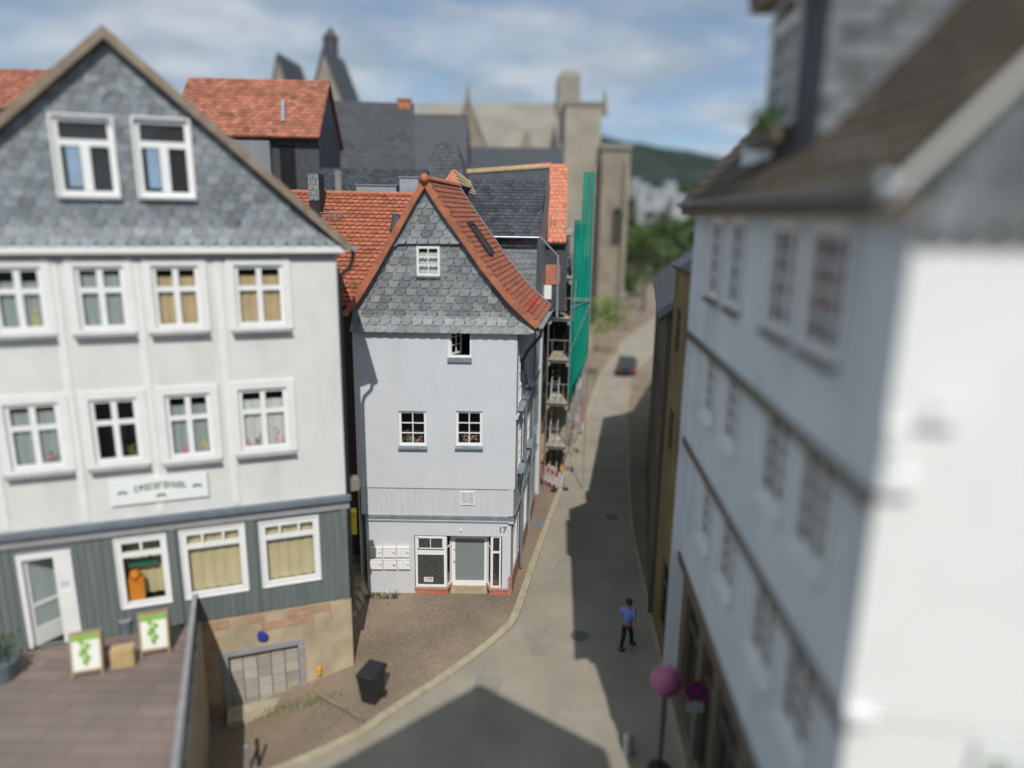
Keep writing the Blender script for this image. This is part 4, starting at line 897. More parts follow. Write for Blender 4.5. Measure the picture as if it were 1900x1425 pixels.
# door: white frame, pale leaf opened inwards
mb = MB(); a, b, c, d = dr_; B = mb.box
for q in ((a, a+.12, c, d), (b-.42, b, c, d), (a+.12, b-.42, d-.16, d)): B(FL, *q, -.1, .05)
df_ = mb.build('door', M['whitew'], LHX, label='white shop door standing ajar')
mb = MB(); U2 = (FL.U*math.cos(R(38))-FL.N*math.sin(R(38))).normalized(); cas = Fr3(FL.P(a+.12, c, -.05), U2, Z3, U2.cross(Z3)); B = mb.box
for q in ((0, .1, 0, 2.5), (.72, .82, 0, 2.5), (.1, .72, 0, .5), (.1, .72, 2.38, 2.5), (.1, .72, 1.1, 1.2)): B(cas, *q, -.03, .03+.002*(q[0] == .1))
lf = mb.build('door_leaf', M['whitew'], df_)
mb = MB(); mb.face([cas.P(.1, .5), cas.P(.72, .5), cas.P(.72, 2.38), cas.P(.1, 2.38)]); mb.build('pane', M['curtg'], df_)
mb = MB(); mb.box(FL, b-.38, b-.08, 3.4, 3.9, .05, .058); mb.build('poster', M['paper'], LHX)
mb = MB(); mb.box(FL, b-.34, b-.12, 4.05, 4.2, .05, .058); mb.build('poster', M['bgrey'], LHX)
# stone basement with arch
ar_ = (-3.63, -1.60, -1.2, 1.08)
mb = MB(); wallgrid(mb, FL, -LW, .02, -1.3, ZG, [ar_], w=.03, depth=.35, room=.5)
mb.face([FL.P(.02, -1.3, .03), FL.P(.02, ZG, .03), FL.P(.02, ZG, -12), FL.P(.02, -1.3, -12)])
mb.build('basement_wall', [M['stone'], M['room']], LHX)
mb = MB(); rr = random.Random(5)
for u0_, u1_, z0_, z1_ in ((-4.45, -.6, 1.75, 2.3), (-4.4, -3.85, -.9, 1.72)):
    z = z0_
    while z < z1_-.05:
        h = .28; u = u0_
        while u < u1_: 
            w__ = rr.uniform(.35, .7)
            if rr.random() < .72: mb.box(FL, u, min(u+w__-.03, u1_), z, min(z+h-.03, z1_), .03, .045+rr.random()*.02, 0, rr.uniform(.75, 1.35))
            u += w__
        z += h
mb.build('quoin_stones', M['redbrick'], LHX)
mb = MB(); mb.box(FL, ar_[0]-.16, ar_[0]+.02, -1.1, ar_[3]+.16, -.1, .07); mb.build('jamb', M['greytrim'], LHX)
mb = MB(); mb.box(FL, ar_[1]-.02, ar_[1]+.16, -1.1, ar_[3]+.16, -.1, .07); mb.build('jamb', M['greytrim'], LHX)
mb = MB(); mb.box(FL, ar_[0]+.02, ar_[1]-.02, ar_[3]-.02, ar_[3]+.16, -.1, .065); mb.build('lintel', M['greytrim'], LHX)
mb = MB(); rr2 = random.Random(2)
for j_ in range(6):
    for k in range(5): mb.box(FL, ar_[0]+.02+.4*k, ar_[0]+.40+.4*k, -.95+.34*j_, -.63+.34*j_, -.30, -.16+rr2.uniform(-.03, .03), 0, rr2.uniform(1.3, 1.9))
mb.build('stone_infill', M['churchp'], LHX)
mb = MB(); mb.box(FL, ar_[0]-.1, ar_[1]+.1, -1.0, -.62, .05, .75); mb.build('cellar_step', M['kerb'], LHX)
bx, bz = FL.px(486, 1181, .05); mb = MB(); mb.ball(FL.P(bx, bz, .06), .19, 0, 1, 16, (1, .12, 1)); mb.build('round_plaque', M['blue'], LHX)
bx, bz = FL.px(592, 1243, .05); mb = MB(); mb.tube([FL.P(bx, bz-.12, .1), FL.P(bx, bz+.12, .1)], .07, 8); mb.build('gas_valve_marker', M['yellow'], LHX)
mb = MB(); bx, bz = FL.px(648, 902, .0); mb.box(FL, .02, .42, ZC+.02, ZC+.35, -.6, -.15); mb.build('cornice_end', M['churchp'], LHX)
# yellow letter box in the alley
yb = at(655, 971, 21.5); o = empty('wall_box', yb-V((.1, 0, .42)), 'bright yellow box fixed in the dark alley beside the white house', 'wall box')
mb = MB(); f_ = Fr((yb.x, yb.y), 20); mb.box(f_, -.32, .12, yb.z-.40, yb.z+.36, -.3, .0); mb.build('body', M['yellowp'], o)
mb = MB(); mb.box(f_, -.34, .14, yb.z+.36, yb.z+.40, -.32, .03); mb.build('lid', M['yellowp'], o)
mb = MB(); mb.box(f_, -.25, .05, yb.z+.2, yb.z+.23, 0, .008); mb.build('slot', M['darkgap'], o)
# terrace in front of the shop
tr = FL.P(-4.42, 0, .05)
near = gz(322, 1425, ZG+.5); nd = (V((near.x, near.y, 0))-tr).normalized(); far_l = FL.P(-LW-3, 0, .05)
mb = MB(); tl = 9.0
q = [tr, tr+nd*tl, far_l+nd*(tl+3), far_l]
mb.prism([V((p.x, p.y, -1.2)) for p in q], [V((p.x, p.y, ZG)) for p in q]); mb.build('terrace', M['paving'], kind='structure')
mb = MB(); sd_ = V((nd.y, -nd.x, 0)); sd_ = sd_ if sd_.x > 0 else -sd_
n_ = 22
for i in range(n_):
    a, b = tr+nd*(tl*i/n_), tr+nd*(tl*(i+.97)/n_)
    mb.hexa([a+Z3*-1.2, b+Z3*-1.2, b+sd_*.2+Z3*-1.2, a+sd_*.2+Z3*-1.2, a+Z3*(ZG+.06), b+Z3*(ZG+.06), b+sd_*.2+Z3*(ZG+.06), a+sd_*.2+Z3*(ZG+.06)], 0, random.uniform(.7, 1.2))
mb.build('terrace_wall', M['stone'], origin=tr, label='rough stone retaining wall holding up the side of the terrace', cat='wall')
RL = empty('terrace_railing', tr, 'dark grey slatted railing along the edge of the paved terrace', 'railing')
mb = MB(); fr_ = Fr3(tr+sd_*.1+Z3*ZG, nd, Z3, sd_); mb.box(fr_, 0, tl, .86, .93, -.06, .06); mb.build('handrail', M['greytrim'], RL)
mb = MB(); mb.box(fr_, 0, tl, .12, .17, -.02, .02); mb.build('lower_rail', M['slatetrim'], RL)
for k in range(7): mb = MB(); mb.box(fr_, k*tl/6.2, k*tl/6.2+.07, .06, .86, -.035, .035); mb.build('post', M['slatetrim'], RL)
mb = MB(); k = .12
while k < tl: mb.box(fr_, k, k+.075, .17, .86, -.012, .012); k += .13
mb.build('slats', M['slatetrim'], RL)
# things on the terrace
def aboard(x0, x1, yt, yb_, lab):
    p = gz((x0+x1)/2, yb_, ZG); o = empty('sandwich_board', p, lab, 'sandwich board', 'sandwich boards on the terrace')
    W2 = .36; Hh = 1.15
    f1 = Fr3(p+FL.N*.1, FL.U, (Z3*math.cos(R(12))-FL.N*math.sin(R(12))), (FL.N*math.cos(R(12))+Z3*math.sin(R(12))))
    f2 = Fr3(p-FL.N*.45, FL.U, (Z3*math.cos(R(12))+FL.N*math.sin(R(12))), (FL.N*math.cos(R(12))-Z3*math.sin(R(12))))
    for f_ in (f1, f2):
        mb = MB()
        for q in ((-W2, -W2+.05, 0, Hh), (W2-.05, W2, 0, Hh), (-W2+.05, W2-.05, Hh-.05, Hh), (-W2+.05, W2-.05, .13, .2)): mb.box(f_, *q, -.02, .02)
        mb.build('frame', M['woodd'], o)
    mb = MB(); mb.box(f1, -W2+.05, W2-.05, .2, Hh-.05, -.005, .012); pn = mb.build('poster', M['paper'], o)
    mb = MB(); mb.box(f1, -W2+.05, W2-.05, Hh-.2, Hh-.06, .012, .016)
    for k in range(6): mb.ball(f1.P(-.05+.09*math.sin(k*2), .4+.1*k, .014), .075, 0, 1, 8, (1, .2, 1.3))
    mb.box(f1, -.03, .03, .3, .8, .012, .017)
    mb.build('green_print', M['green2'], pn)
aboard(140, 190, 1158, 1252, 'wooden sandwich board with green and white poster, left one nearer the shop door')
aboard(262, 318, 1138, 1212, 'wooden sandwich board with green and white poster, right one against the parapet')
p = gz(229, 1240, ZG); mb = MB(); cf = Fr3(p, FL.U, Z3, FL.N)
o = empty('wooden_crate', p, 'pale yellow wooden crate standing between the two sandwich boards', 'crate')
mb.box(cf, -.26, .26, 0.03, .5, -.3, -.28); mb.box(cf, -.26, -.24, .03, .5, -.28, .0); mb.box(cf, .24, .26, .03, .5, -.28, 0)
mb.box(cf, -.24, .24, .03, .05, -.28, 0); mb.build('box', M['wood'], o)
mb = MB()
for k in range(4): mb.box(cf, -.265, .265, .02+.125*k, .13+.125*k, .0, .015)
mb.build('front_slats', M['wood'], o)
mb = MB(); mb.box(cf, -.27, .27, .5, .52, -.31, .02); mb.build('lid', M['wood'], o)
p = gz(236, 1175, ZG); o = empty('ashtray_bin', p, 'small dark pot against the grey-green shop front between the boards', 'pot')
mb = MB(); mb.tube([p, p+Z3*.4], .13, 12, r2=.16); mb.build('pot', M['slatetrim'], o); mb = MB(); mb.tube([p+Z3*.4, p+Z3*.44], .18, 12); mb.build('rim', M['greytrim'], o)
p = gz(2, 1260, ZG); o = empty('planter', p, 'dark round planter with green plant at the far left of the terrace', 'planter')
mb = MB(); mb.tube([p, p+Z3*.5], .32, 14, r2=.42); mb.build('pot', M['slatetrim'], o)
mb = MB()
for k in range(200): q = p+V((random.gauss(0, .2), random.gauss(0, .2), .55+random.random()*.5)); d_ = V((random.uniform(-1, 1), random.uniform(-1, 1), random.uniform(0, 1))).normalized()*.12; s_ = d_.cross(Z3).normalized()*.035; mb.face([q, q+d_*.5+s_, q+d_, q+d_*.5-s_], 0, random.uniform(.6, 1.4))
mb.build('foliage', M['leaf'], o)
# wheelie bin on the square
p = gz(690, 1300, 0); p.z = gh(p.x, p.y); o = empty('wheelie_bin', p, 'black two-wheeled rubbish bin standing alone on the brown cobbles', 'wheelie bin')
bf = Fr((p.x, p.y), -20)
mb = MB(); mb.hexa([bf.P(-.22, p.z+.06, -.25), bf.P(.22, p.z+.06, -.25), bf.P(.22, p.z+.06, .2), bf.P(-.22, p.z+.06, .2), bf.P(-.29, p.z+.95, -.36), bf.P(.29, p.z+.95, -.36), bf.P(.29, p.z+.95, .33), bf.P(-.29, p.z+.95, .33)]); mb.box(bf, -.31, .31, p.z+.95, p.z+1.0, -.4, .35); mb.build('body', M['black'], o)
mb = MB(); mb.hexa([bf.P(-.3, p.z+1.0, -.42), bf.P(.3, p.z+1.0, -.42), bf.P(.3, p.z+1.0, .36), bf.P(-.3, p.z+1.0, .36), bf.P(-.26, p.z+1.09, -.36), bf.P(.26, p.z+1.09, -.36), bf.P(.26, p.z+1.03, .33), bf.P(-.26, p.z+1.03, .33)]); mb.build('lid', M['black'], o)
mb = MB(); mb.tube([bf.P(-.25, p.z+.98, -.47), bf.P(.25, p.z+.98, -.47)], .02); mb.build('handle', M['black'], o)
for s_ in (-1, 1): mb = MB(); mb.tube([bf.P(s_*.2, p.z+.11, -.3), bf.P(s_*.28, p.z+.11, -.3)], .11, 14); mb.build('wheel', M['black'], o)
# low iron rail near the basement, grass tufts
a, b = gz(590, 1290, 0), gz(672, 1345, 0); mb = MB()
a.z = gh(a.x, a.y); b.z = gh(b.x, b.y)
mb.tube([a+Z3*.0, a+Z3*.22, b+Z3*.22, b], .045, 6); mb.build('iron_rail', M['vergewood'], origin=a, label='low rusty brown rail on the cobbles beside the basement arch', cat='rail')
mb = MB()
for (cx_, cy_, n__, rr_) in ((485, 1322, 260, .5), (585, 1300, 160, .45), (372, 1235, 90, .2), (360, 1300, 120, .25), (455, 1322, 120, .3)):
    c_ = gz(cx_, cy_, -.6 if cx_ < 560 else -.2)
    for k in range(n__):
        x, y = c_.x+random.gauss(0, rr_), c_.y+random.gauss(0, rr_*.35); z = gh(x, y); h = random.uniform(.04, .16); t = V((random.uniform(-.05, .05), random.uniform(-.05, .05), h))
        mb.face([V((x-.01, y, z)), V((x+.01, y, z)), V((x, y, z))+t], 0, random.uniform(.7, 1.4))
mb.build('grass', M['leafl'], kind='stuff', label='tufts of green grass along the foot of the stone basement')
for i, (x, y) in enumerate(((458, 1400), (478, 1392))):
    p = gz(x, y, 0); p.z = gh(p.x, p.y); mb = MB(); mb.tube([p, p+Z3*.75], .05, 8); mb.ball(p+Z3*.78, .065, 0, 1, 8); mb.build('bollard', M['blackmetal'] if i else M['zincl'], origin=p, label='dark iron bollard at the bottom edge near the terrace' if i else 'pale grey bollard at the bottom edge near the terrace', cat='bollard')

# ================================================================== RIGHT HOUSE
CR = (3.97, 7.2); FS = Fr(CR, 86.6, -1); FG = Fr(CR, -9)
RHX = empty('corner_house', (7, 10, 0), 'tall jettied house at the right, bright white gable wall and shaded blue-grey street front', 'house')
GWd = 9.0; J1, J2, J3, ZR = 10.95, 7.95, 4.5, 13.95
hA = [(1.55, 2.75, 12.17, 13.78), (3.45, 4.58, 12.17, 13.8), (6.42, 7.4, 12.17, 13.84), (8.3, 9.3, 12.17, 13.84)]
hB = [(1.5, 2.6, 9.25, 10.86), (3.3, 4.45, 9.3, 10.86), (6.3, 7.3, 9.35, 10.86), (8.4, 9.4, 9.35, 10.86)]
hC = [(1.5, 2.65, 6.25, 7.78), (3.3, 4.5, 6.25, 7.78), (6.0, 7.1, 6.25, 7.78), (8.2, 9.2, 6.25, 7.78)]
mb = MB(); UL = 11.6
def ww_(w): return w
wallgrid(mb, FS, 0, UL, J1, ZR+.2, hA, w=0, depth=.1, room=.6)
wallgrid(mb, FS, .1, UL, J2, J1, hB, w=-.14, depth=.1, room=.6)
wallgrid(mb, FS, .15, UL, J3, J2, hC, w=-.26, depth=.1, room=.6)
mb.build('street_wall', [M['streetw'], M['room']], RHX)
for hs, w0 in ((hA, 0), (hB, -.14), (hC, -.26)):
    for h in hs:
        f_ = Fr((CR[0]+FS.N.x*w0, CR[1]+FS.N.y*w0), 86.6, -1)
        window(f_, RHX, *h, w=.0, fw=.09, cols=(.5,), rows=(.25, .5, .75), mw=.035, colw=.10, th=.06, trim=.10, trimw=.05, sill=.09, sillw=.16, sillmat='browneave' if hs is hA else 'whitew', glass='glassd', curtain='curtg' if h[0] > 3 else None, curt_v=(0, 1), cdep=.05)
mb = MB()
mb.box(FS, .0, UL, J1-.16, J1+.02, -.16, .05); mb.box(FS, .1, UL, J2-.16, J2+.02, -.30, -.09); mb.box(FS, .15, UL, J3-.2, J3+.02, -.6, -.2)
mb.build('jetty_beam', M['browneave'], RHX)
# ground floor of the street front: dark shop openings between posts
mb = MB(); gh_ = [(.9, 2.6, .5, 3.6), (3.1, 4.6, 0, 3.6), (5.1, 6.9, .5, 3.6), (7.4, 8.6, 0, 3.6), (9.2, 10.9, .5, 3.6)]
wallgrid(mb, FS, .15, UL, -.2, J3-.2, gh_, w=-.42, depth=.25, room=1.2); mb.build('ground_floor_wall', [M['browneave'], M['room']], RHX)
for h in gh_: window(FS, RHX, *h, w=-.5, fw=.12, cols=(.5,), rows=((.75, .1),), th=.1, glass='glassd', fmat='browneave')
# white gable wall
mb = MB()
hw = [(3.0, 4.2, 5.6, 7.3)]
wallgrid(mb, FG, 0, GWd, 8.2, 13.9, [], w=0); wallgrid(mb, FG, 0.06, GWd, -.2, 8.2, hw, w=-.05, depth=.12, room=.6)
mb.face([FG.P(0, 8.2, 0), FG.P(GWd, 8.2, 0), FG.P(GWd, 8.2, -.05), FG.P(0, 8.2, -.05)])
mb.face([FG.P(GWd, -.2), FG.P(GWd, 13.9), FG.P(GWd, 13.9)+FS.U*UL, FG.P(GWd, -.2)+FS.U*UL])
mb.face([FS.P(UL, -.2), FS.P(UL, 14), FS.P(UL, 14)+FG.U*GWd, FS.P(UL, -.2)+FG.U*GWd])
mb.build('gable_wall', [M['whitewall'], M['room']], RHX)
window(FG, RHX, *hw[0], w=-.08, fw=.1, th=.06, trim=.0, cols=(.5,), rows=(.7,), glass='glassd')
o = empty('wall_sign', FG.P(2.3, 7.3, 0), 'white sign with dark green letters low on the bright white gable wall', 'sign')
mb = MB(); mb.box(FG, 1.47, 3.2, 7.1, 8.03, -.05, .0); mb.build('panel', M['whitewall'], o)
mb = MB()
for q in ((1.44, 3.23, 8.03, 8.06), (1.44, 1.47, 7.07, 8.03), (3.2, 3.23, 7.07, 8.03), (1.47, 3.2, 7.07, 7.1)): mb.box(FG, *q, -.05, .015)
mb.build('frame', M['bgrey'], o)
mb = MB()
for k in range(7):
    u = 1.6+k*.21; mb.box(FG, u, u+.05, 7.55, 7.86, 0, .012)
    if k % 2 == 0: mb.box(FG, u+.05, u+.14, 7.81, 7.86, 0, .012); mb.box(FG, u+.05, u+.12, 7.68, 7.73, 0, .012)
    if k % 3 != 1: mb.box(FG, u+.12, u+.165, 7.55, 7.80, 0, .0125)
mb.build('lettering', M['darkgreen'], o)
# beam ends and the lantern with its shadow at the corner
mb = MB(); mb.box(FG, -.02, .34, J1+.12, J1+.32, 0, .14); mb.box(FG, .0, .22, J1+.42, J1+.85, 0, .08); mb.build('corner_bracket', M['whitewall'], RHX)
mb = MB(); mb.box(FG, -.02, .30, J2+.25, J2+.4, 0, .12); mb.build('corner_bracket', M['whitewall'], RHX)
lp = FG.P(.40, 12.25, 0)
mb = MB(); mb.tube([FG.P(.45, 12.02, 0), FG.P(.45, 12.14, .22), FG.P(.45, 12.14, .34)], .018, 6); mb.tube([FG.P(.26, 12.13, .34), FG.P(.72, 12.13, .34)], .035, 8); mb.build('lamp_arm', M['whitewall'], RHX)
# slate gable with flared foot above the white wall
half = GWd/2; SLP = 1.12
mb = MB(); zb2 = 13.78
fl = lambda u, v, w: FG.P(u, v, .05+max(0, 14.15-v)*.28+w)
gp_ = [(-.1, zb2), (GWd+.1, zb2), (GWd+.1, 14.5), (half, 14.2+(half+.38)*SLP-.2), (-.1, 14.31)]
lowr = clip(gp_, [(-9, 0), (99, 0), (99, 14.15), (-9, 14.15)]); upr = clip(gp_, [(-9, 14.15), (99, 14.15), (99, 99), (-9, 99)])
shingles(mb, fl, -.2, GWd+.2, zb2, 19.5, .30, .24, [lowr, upr], 'scale', lap=1.4, th=.02, var=.3, stagger=.37, tint=.03)
mb.face([FG.P(a, b, 0.03) for a, b in upr], 1)
mb.face([FG.P(-.1, zb2, .14), FG.P(GWd+.1, zb2, .14), FG.P(GWd, zb2, -.05), FG.P(0, zb2, -.05)], 1); mb.face([fl(-.1, zb2, 0), fl(-.02, 14.15, 0), FG.P(0, 14.15, -.1), FG.P(0, zb2, -.1)])
mb.build('gable_slates', [M['slater'], M['darkgap']], RHX)
# main roof, rising from the street eave
ev = FS.P(-.25, 14.14, .45); UP = FG.U*1.0; slopev = lambda t: FG.U*t+Z3*(t*SLP)
mb = MB(); a, b = ev, ev+FS.U*(UL+.3); tt = half+.38
c1_, d1_ = b+slopev(tt), a+slopev(tt); roofslab(mb, a, b, c1_, d1_, .14, 1)
tiled(mb, a, b, c1_, d1_, .34, .30, 'beaver', var=.3, th=.035, lap=1.3, tint=.08)
a2 = ev+FG.U*(GWd+.76); roofslab(mb, a2, a2+FS.U*UL, c1_, d1_, .14, 1)
mb.build('roof', [M['mossroof'], M['mossroof']], RHX)
mb = MB(); t0 = ev-Z3*.1; t1 = t0+slopev(tt); nn = FG.N
mb.hexa([t0+nn*.0-Z3*.04, t1-Z3*.04, t1+FS.U*.06-Z3*.04, t0+FS.U*.06-Z3*.04, t0+Z3*.08, t1+Z3*.08, t1+FS.U*.06+Z3*.08, t0+FS.U*.06+Z3*.08]); mb.build('verge_board', M['whitew'], RHX)
mb = MB(); mb.hexa([FS.P(-.1, 13.93, .02), FS.P(UL, 13.93, .02), FS.P(UL, 13.93, .36), FS.P(-.1, 13.93, .36), FS.P(-.1, 14.1, .02), FS.P(UL, 14.1, .02), FS.P(UL, 14.12, .38), FS.P(-.1, 14.12, .38)]); mb.build('soffit', M['browneave'], RHX)
mb = MB(); ga = FS.P(-.3, 14.22, .46); gb = FS.P(UL, 14.22, .46)
for k in range(8):
    a0, a1 = math.pi*(1+k/8), math.pi*(1+(k+1)/8); e0 = FS.N*math.cos(a0)*.08+Z3*math.sin(a0)*.08; e1 = FS.N*math.cos(a1)*.08+Z3*math.sin(a1)*.08
    mb.face([ga+e0, gb+e0, gb+e1, ga+e1])
mb.face([ga+FS.N*math.cos(math.pi*(1+k/8))*.08+Z3*math.sin(math.pi*(1+k/8))*.08 for k in range(9)]); mb.ball(ga-Z3*.01, .11, 0, 1, 8)
mb.build('gutter', M['zinc'], RHX)
mb = MB(); q = [ev+FS.U*u+slopev(.35) for u in (1.2, 2.0, 2.8)]
for p_ in q: mb.tube([p_, p_+Z3*.22], .012, 5)
mb.tube([q[0]+Z3*.2, q[-1]+Z3*.2], .012, 5); mb.build('snow_guard', M['steel'], RHX)
# big slated dormer standing on the street front
FD = Fr((CR[0]+FS.N.x*-.25, CR[1]+FS.N.y*-.25), 86.6, -1)
du0 = FD.px(1507, 330)[0]; du1 = FD.px(1412, 330)[0]
DX = 18.2
aw0 = FD.px(1482, 130)[0]; aw1 = FD.px(1430, 130)[0]; az0 = FD.px(1455, 232)[1]; az1 = FD.px(1470, 35)[1]
print('dormer', du0, du1, aw0, aw1, az0, az1)
mb = MB()
wallgrid(mb, FD, du0, du1, 14.2, DX, [(aw0, aw1, az0, az1)], depth=.1, room=.5); mb.build('dormer_front', [M['slated'], M['room']], RHX)
side = lambda t, z: FD.P(du0, z)+FG.U*t
mb = MB(); fq = Fr3(FD.P(du0, 0), FG.U, Z3, FG.N)
zroof = lambda t: 14.2+(t+.13)*SLP+.2
pol = [(0, 14.2), (3.9, 14.2+3.9*SLP), (3.9, 19.6), (0, 17.65)]
mb.face([fq.P(a, b, 0) for a, b in pol], 1)
shingles(mb, fq.P, 0, 3.9, 14.2, 19.6, .34, .24, [pol], 'flat', lap=1.3, th=.02, var=.34, stagger=.5, tint=.03)
mb.build('dormer_side', [M['slater'], M['darkgap']], RHX)
mb = MB(); ov = .35
a, b = FD.P(du0-.3, 17.75, .45), FD.P(du1+.3, 17.75, .45); roofslab(mb, a, b, b+FG.U*5+Z3*2.5, a+FG.U*5+Z3*2.5, .16); mb.build('dormer_roof', M['mossroof'], RHX)
mb = MB(); mb.hexa([FD.P(du0-.28, 17.5, .0), FD.P(du1+.28, 17.5, 0), FD.P(du1+.28, 17.5, .4), FD.P(du0-.28, 17.5, .4), FD.P(du0-.28, 17.6, .0), FD.P(du1+.28, 17.6, 0), FD.P(du1+.28, 17.6, .43), FD.P(du0-.28, 17.6, .43)]); mb.build('dormer_soffit', M['vergewood'], RHX)
dw = window(FD, RHX, aw0+.05, aw1-.05, az0, az1, w=.03, fw=.10, cols=(.5,), rows=(.22, .45, .68), th=.1, trim=.05, trimw=.06, glass='glassd', curtain='curt', curt_v=(0, 1), cdep=.04, label='tall white dormer window with rounded head')
mb = MB(); n_ = 10; uc = (aw0+aw1)/2; rr_ = (aw1-aw0)/2+.05
for k in range(n_):
    a0, a1 = math.pi*k/n_, math.pi*(k+1)/n_; P_ = lambda a, r: (uc+math.cos(a)*r, az1+math.sin(a)*r*.45)
    mb.hexa([FD.P(*P_(a0, rr_-.14), 0), FD.P(*P_(a1, rr_-.14), 0), FD.P(*P_(a1, rr_), 0), FD.P(*P_(a0, rr_), 0), FD.P(*P_(a0, rr_-.14), .08), FD.P(*P_(a1, rr_-.14), .08), FD.P(*P_(a1, rr_), .08), FD.P(*P_(a0, rr_), .08)])
mb.build('arched_head', M['whitew'], dw)
# flower box below the dormer window, dark railing side
bxp = FD.P((aw0+aw1)/2+.1, az0-.22, .25); o = empty('flower_box', bxp, 'flower box with yellow-green plants below the arched dormer window', 'flower box')
mb = MB(); mb.box(FD, aw0-.0, aw1+.1, az0-.3, az0-.08, .03, .3); mb.build('box', M['browneave'], o)
mb = MB()
for k in range(420): q = FD.P(aw0+(aw1-aw0)*random.random()+.15, az0+random.uniform(-.1, .32), .2+random.gauss(0, .08)); d_ = V((random.uniform(-1, 1), random.uniform(-1, 1), random.uniform(-.3, 1))).normalized()*.09; s_ = d_.cross(Z3).normalized()*.03; mb.face([q, q+d_*.5+s_, q+d_, q+d_*.5-s_], 0, random.uniform(.9, 2.2))
mb.build('flowers', M['leafl'], o)
# small second dormer further along
mb = MB(); q0_, q1_ = FD.px(1428, 350)[0], FD.px(1375, 350)[0]
fz = 15.3
mb.box(FD, q0_, q1_, 14.2, fz, -1.4, .05); mb.build('small_dormer', M['streetw'], RHX)

# ---------- yellow house and others further down the right side
YH = empty('ochre_house', FS.P(14, 0, -3), 'narrow ochre rendered house in shade beyond the blue-grey street front', 'house')
def simple_house(root, fr, u0, u1, ze, dep, ridge_z, wm, rm, wins=(), shape=None, w=0, eo=.3, zb_=-.3, ridge_at=.5, plain=False):
    mb = MB(); wallgrid(mb, fr, u0, u1, zb_, ze, list(wins), w=w, depth=.12, room=.5)
    P = fr.P
    mb.face([P(u0, zb_, w), P(u0, ze, w), P(u0, ridge_z, w-dep*ridge_at), P(u0, ze, w-dep), P(u0, zb_, w-dep)]); mb.face([P(u1, zb_, w), P(u1, ze, w), P(u1, ridge_z, w-dep*ridge_at), P(u1, ze, w-dep), P(u1, zb_, w-dep)])
    mb.face([P(u0, zb_, w-dep), P(u1, zb_, w-dep), P(u1, ze, w-dep), P(u0, ze, w-dep)])
    mb.build('wall', [M[wm], M['room']], root)
    sl_ = (ridge_z-ze)/(dep*ridge_at); mb = MB()
    a, b, c_, d = P(u0-.15, ze-eo*sl_, w+eo), P(u1+.15, ze-eo*sl_, w+eo), P(u1+.15, ridge_z, w-dep*ridge_at), P(u0-.15, ridge_z, w-dep*ridge_at)
    up_ = Z3*.12
    roofslab(mb, a+up_, b+up_, c_+up_, d+up_, .12, 0)
    sl2 = (ridge_z-ze)/(dep*(1-ridge_at)); a2_, b2_ = P(u0-.15, ze-eo*sl2, w-dep-eo), P(u1+.15, ze-eo*sl2, w-dep-eo)
    roofslab(mb, a2_+up_, b2_+up_, c_+up_, d+up_, .12, 0)
    if shape: tiled(mb, a+up_, b+up_, c_+up_, d+up_, shape[1], shape[2], shape[0], var=shape[3], th=.03)
    mb.build('roof', M[rm], root)
    for h in wins: window(fr, root, *h, w=w-.04, fw=.1, cols=(.5,), rows=((.66, .06),), th=.06, trim=0 if plain else .08, trimw=w+.03, glass='glassd', fmat='browneave' if plain else 'white')
yw = [(12.2, 13.1, 9.8, 11.2), (12.2, 13.1, 6.6, 8.0), (13.9, 14.7, 9.8, 11.2), (13.9, 14.7, 6.6, 8.0), (12.4, 14.0, .8, 3.2)]
simple_house(YH, Fr((CR[0]+.22, CR[1]), 86.6, -1), 11.65, 15.4, 12.4, 8, 14.6, 'ochre', 'slated', yw, eo=.15, plain=True)
e = FS.P(15.5, 0); DHX = empty('slate_roofed_house', e+V((3, 4, 0)), 'grey house with slate roof in deep shade beyond the ochre house', 'house')
FE = Fr((e.x+.1, e.y+.1), 80, -1)
simple_house(DHX, FE, 0, 15.5, 10.8, 9, 14.5, 'browneave', 'slated', [(1, 2, 7, 8.5), (4, 5, 7, 8.5), (7, 8, 7, 8.5), (10, 11, 7, 8.5), (1, 2, 4, 5.5), (4, 5, 4, 5.5), (7, 8, 4, 5.5)], plain=True)
e2 = FE.P(15.5, 0); BHX = empty('brown_house', e2+V((4, 5, 0)), 'brownish house further down the shaded right side of the street', 'house')
FE2 = Fr((e2.x+.3, e2.y), 72, -1)
simple_house(BHX, FE2, .2, 16, 7.0, 9, 10.5, 'ochre', 'slated', [(2, 3.2, 3.8, 5.5), (6, 7.2, 3.8, 5.5), (10, 11.2, 3.8, 5.5)])

# ================================================================== the building the photographer looks out of (casts the shadow on the square)
CB = empty('photographers_building', (0, -4, 0), 'tall gabled stone building behind the camera whose shadow falls on the square', 'building')
yc = -.5
def capex():
    g = gz(890, 1275); h = (g.y-yc)/(SY/-SZ); return (g.x-SX/-SZ*h, h)
ax_, ah = capex(); print('caster', ax_, ah)
sy_, sx_ = SY/-SZ, SX/-SZ
gl_, gr_ = gz(600, 1438), gz(1135, 1402)
def caster(g): h = (g.y-yc)/sy_; return (g.x-sx_*h, h)
lft, rgt = caster(gl_), caster(gr_)
print(lft, rgt)
ml_ = (ah-lft[1])/(ax_-lft[0]); mr_ = (ah-rgt[1])/(rgt[0]-ax_)
xl_, xr_ = -4.2, 4.25
zl_, zr_ = ah-ml_*(ax_-xl_), ah-mr_*(xr_-ax_)
mb = MB(); pr = [(xl_, -1), (xr_, -1), (xr_, zr_), (ax_, ah), (xl_, zl_)]
mb.prism([V((x, yc, z)) for x, z in pr], [V((x, yc-9, z)) for x, z in pr]); mb.build('wall', M['churchw'], CB)
mb = MB()
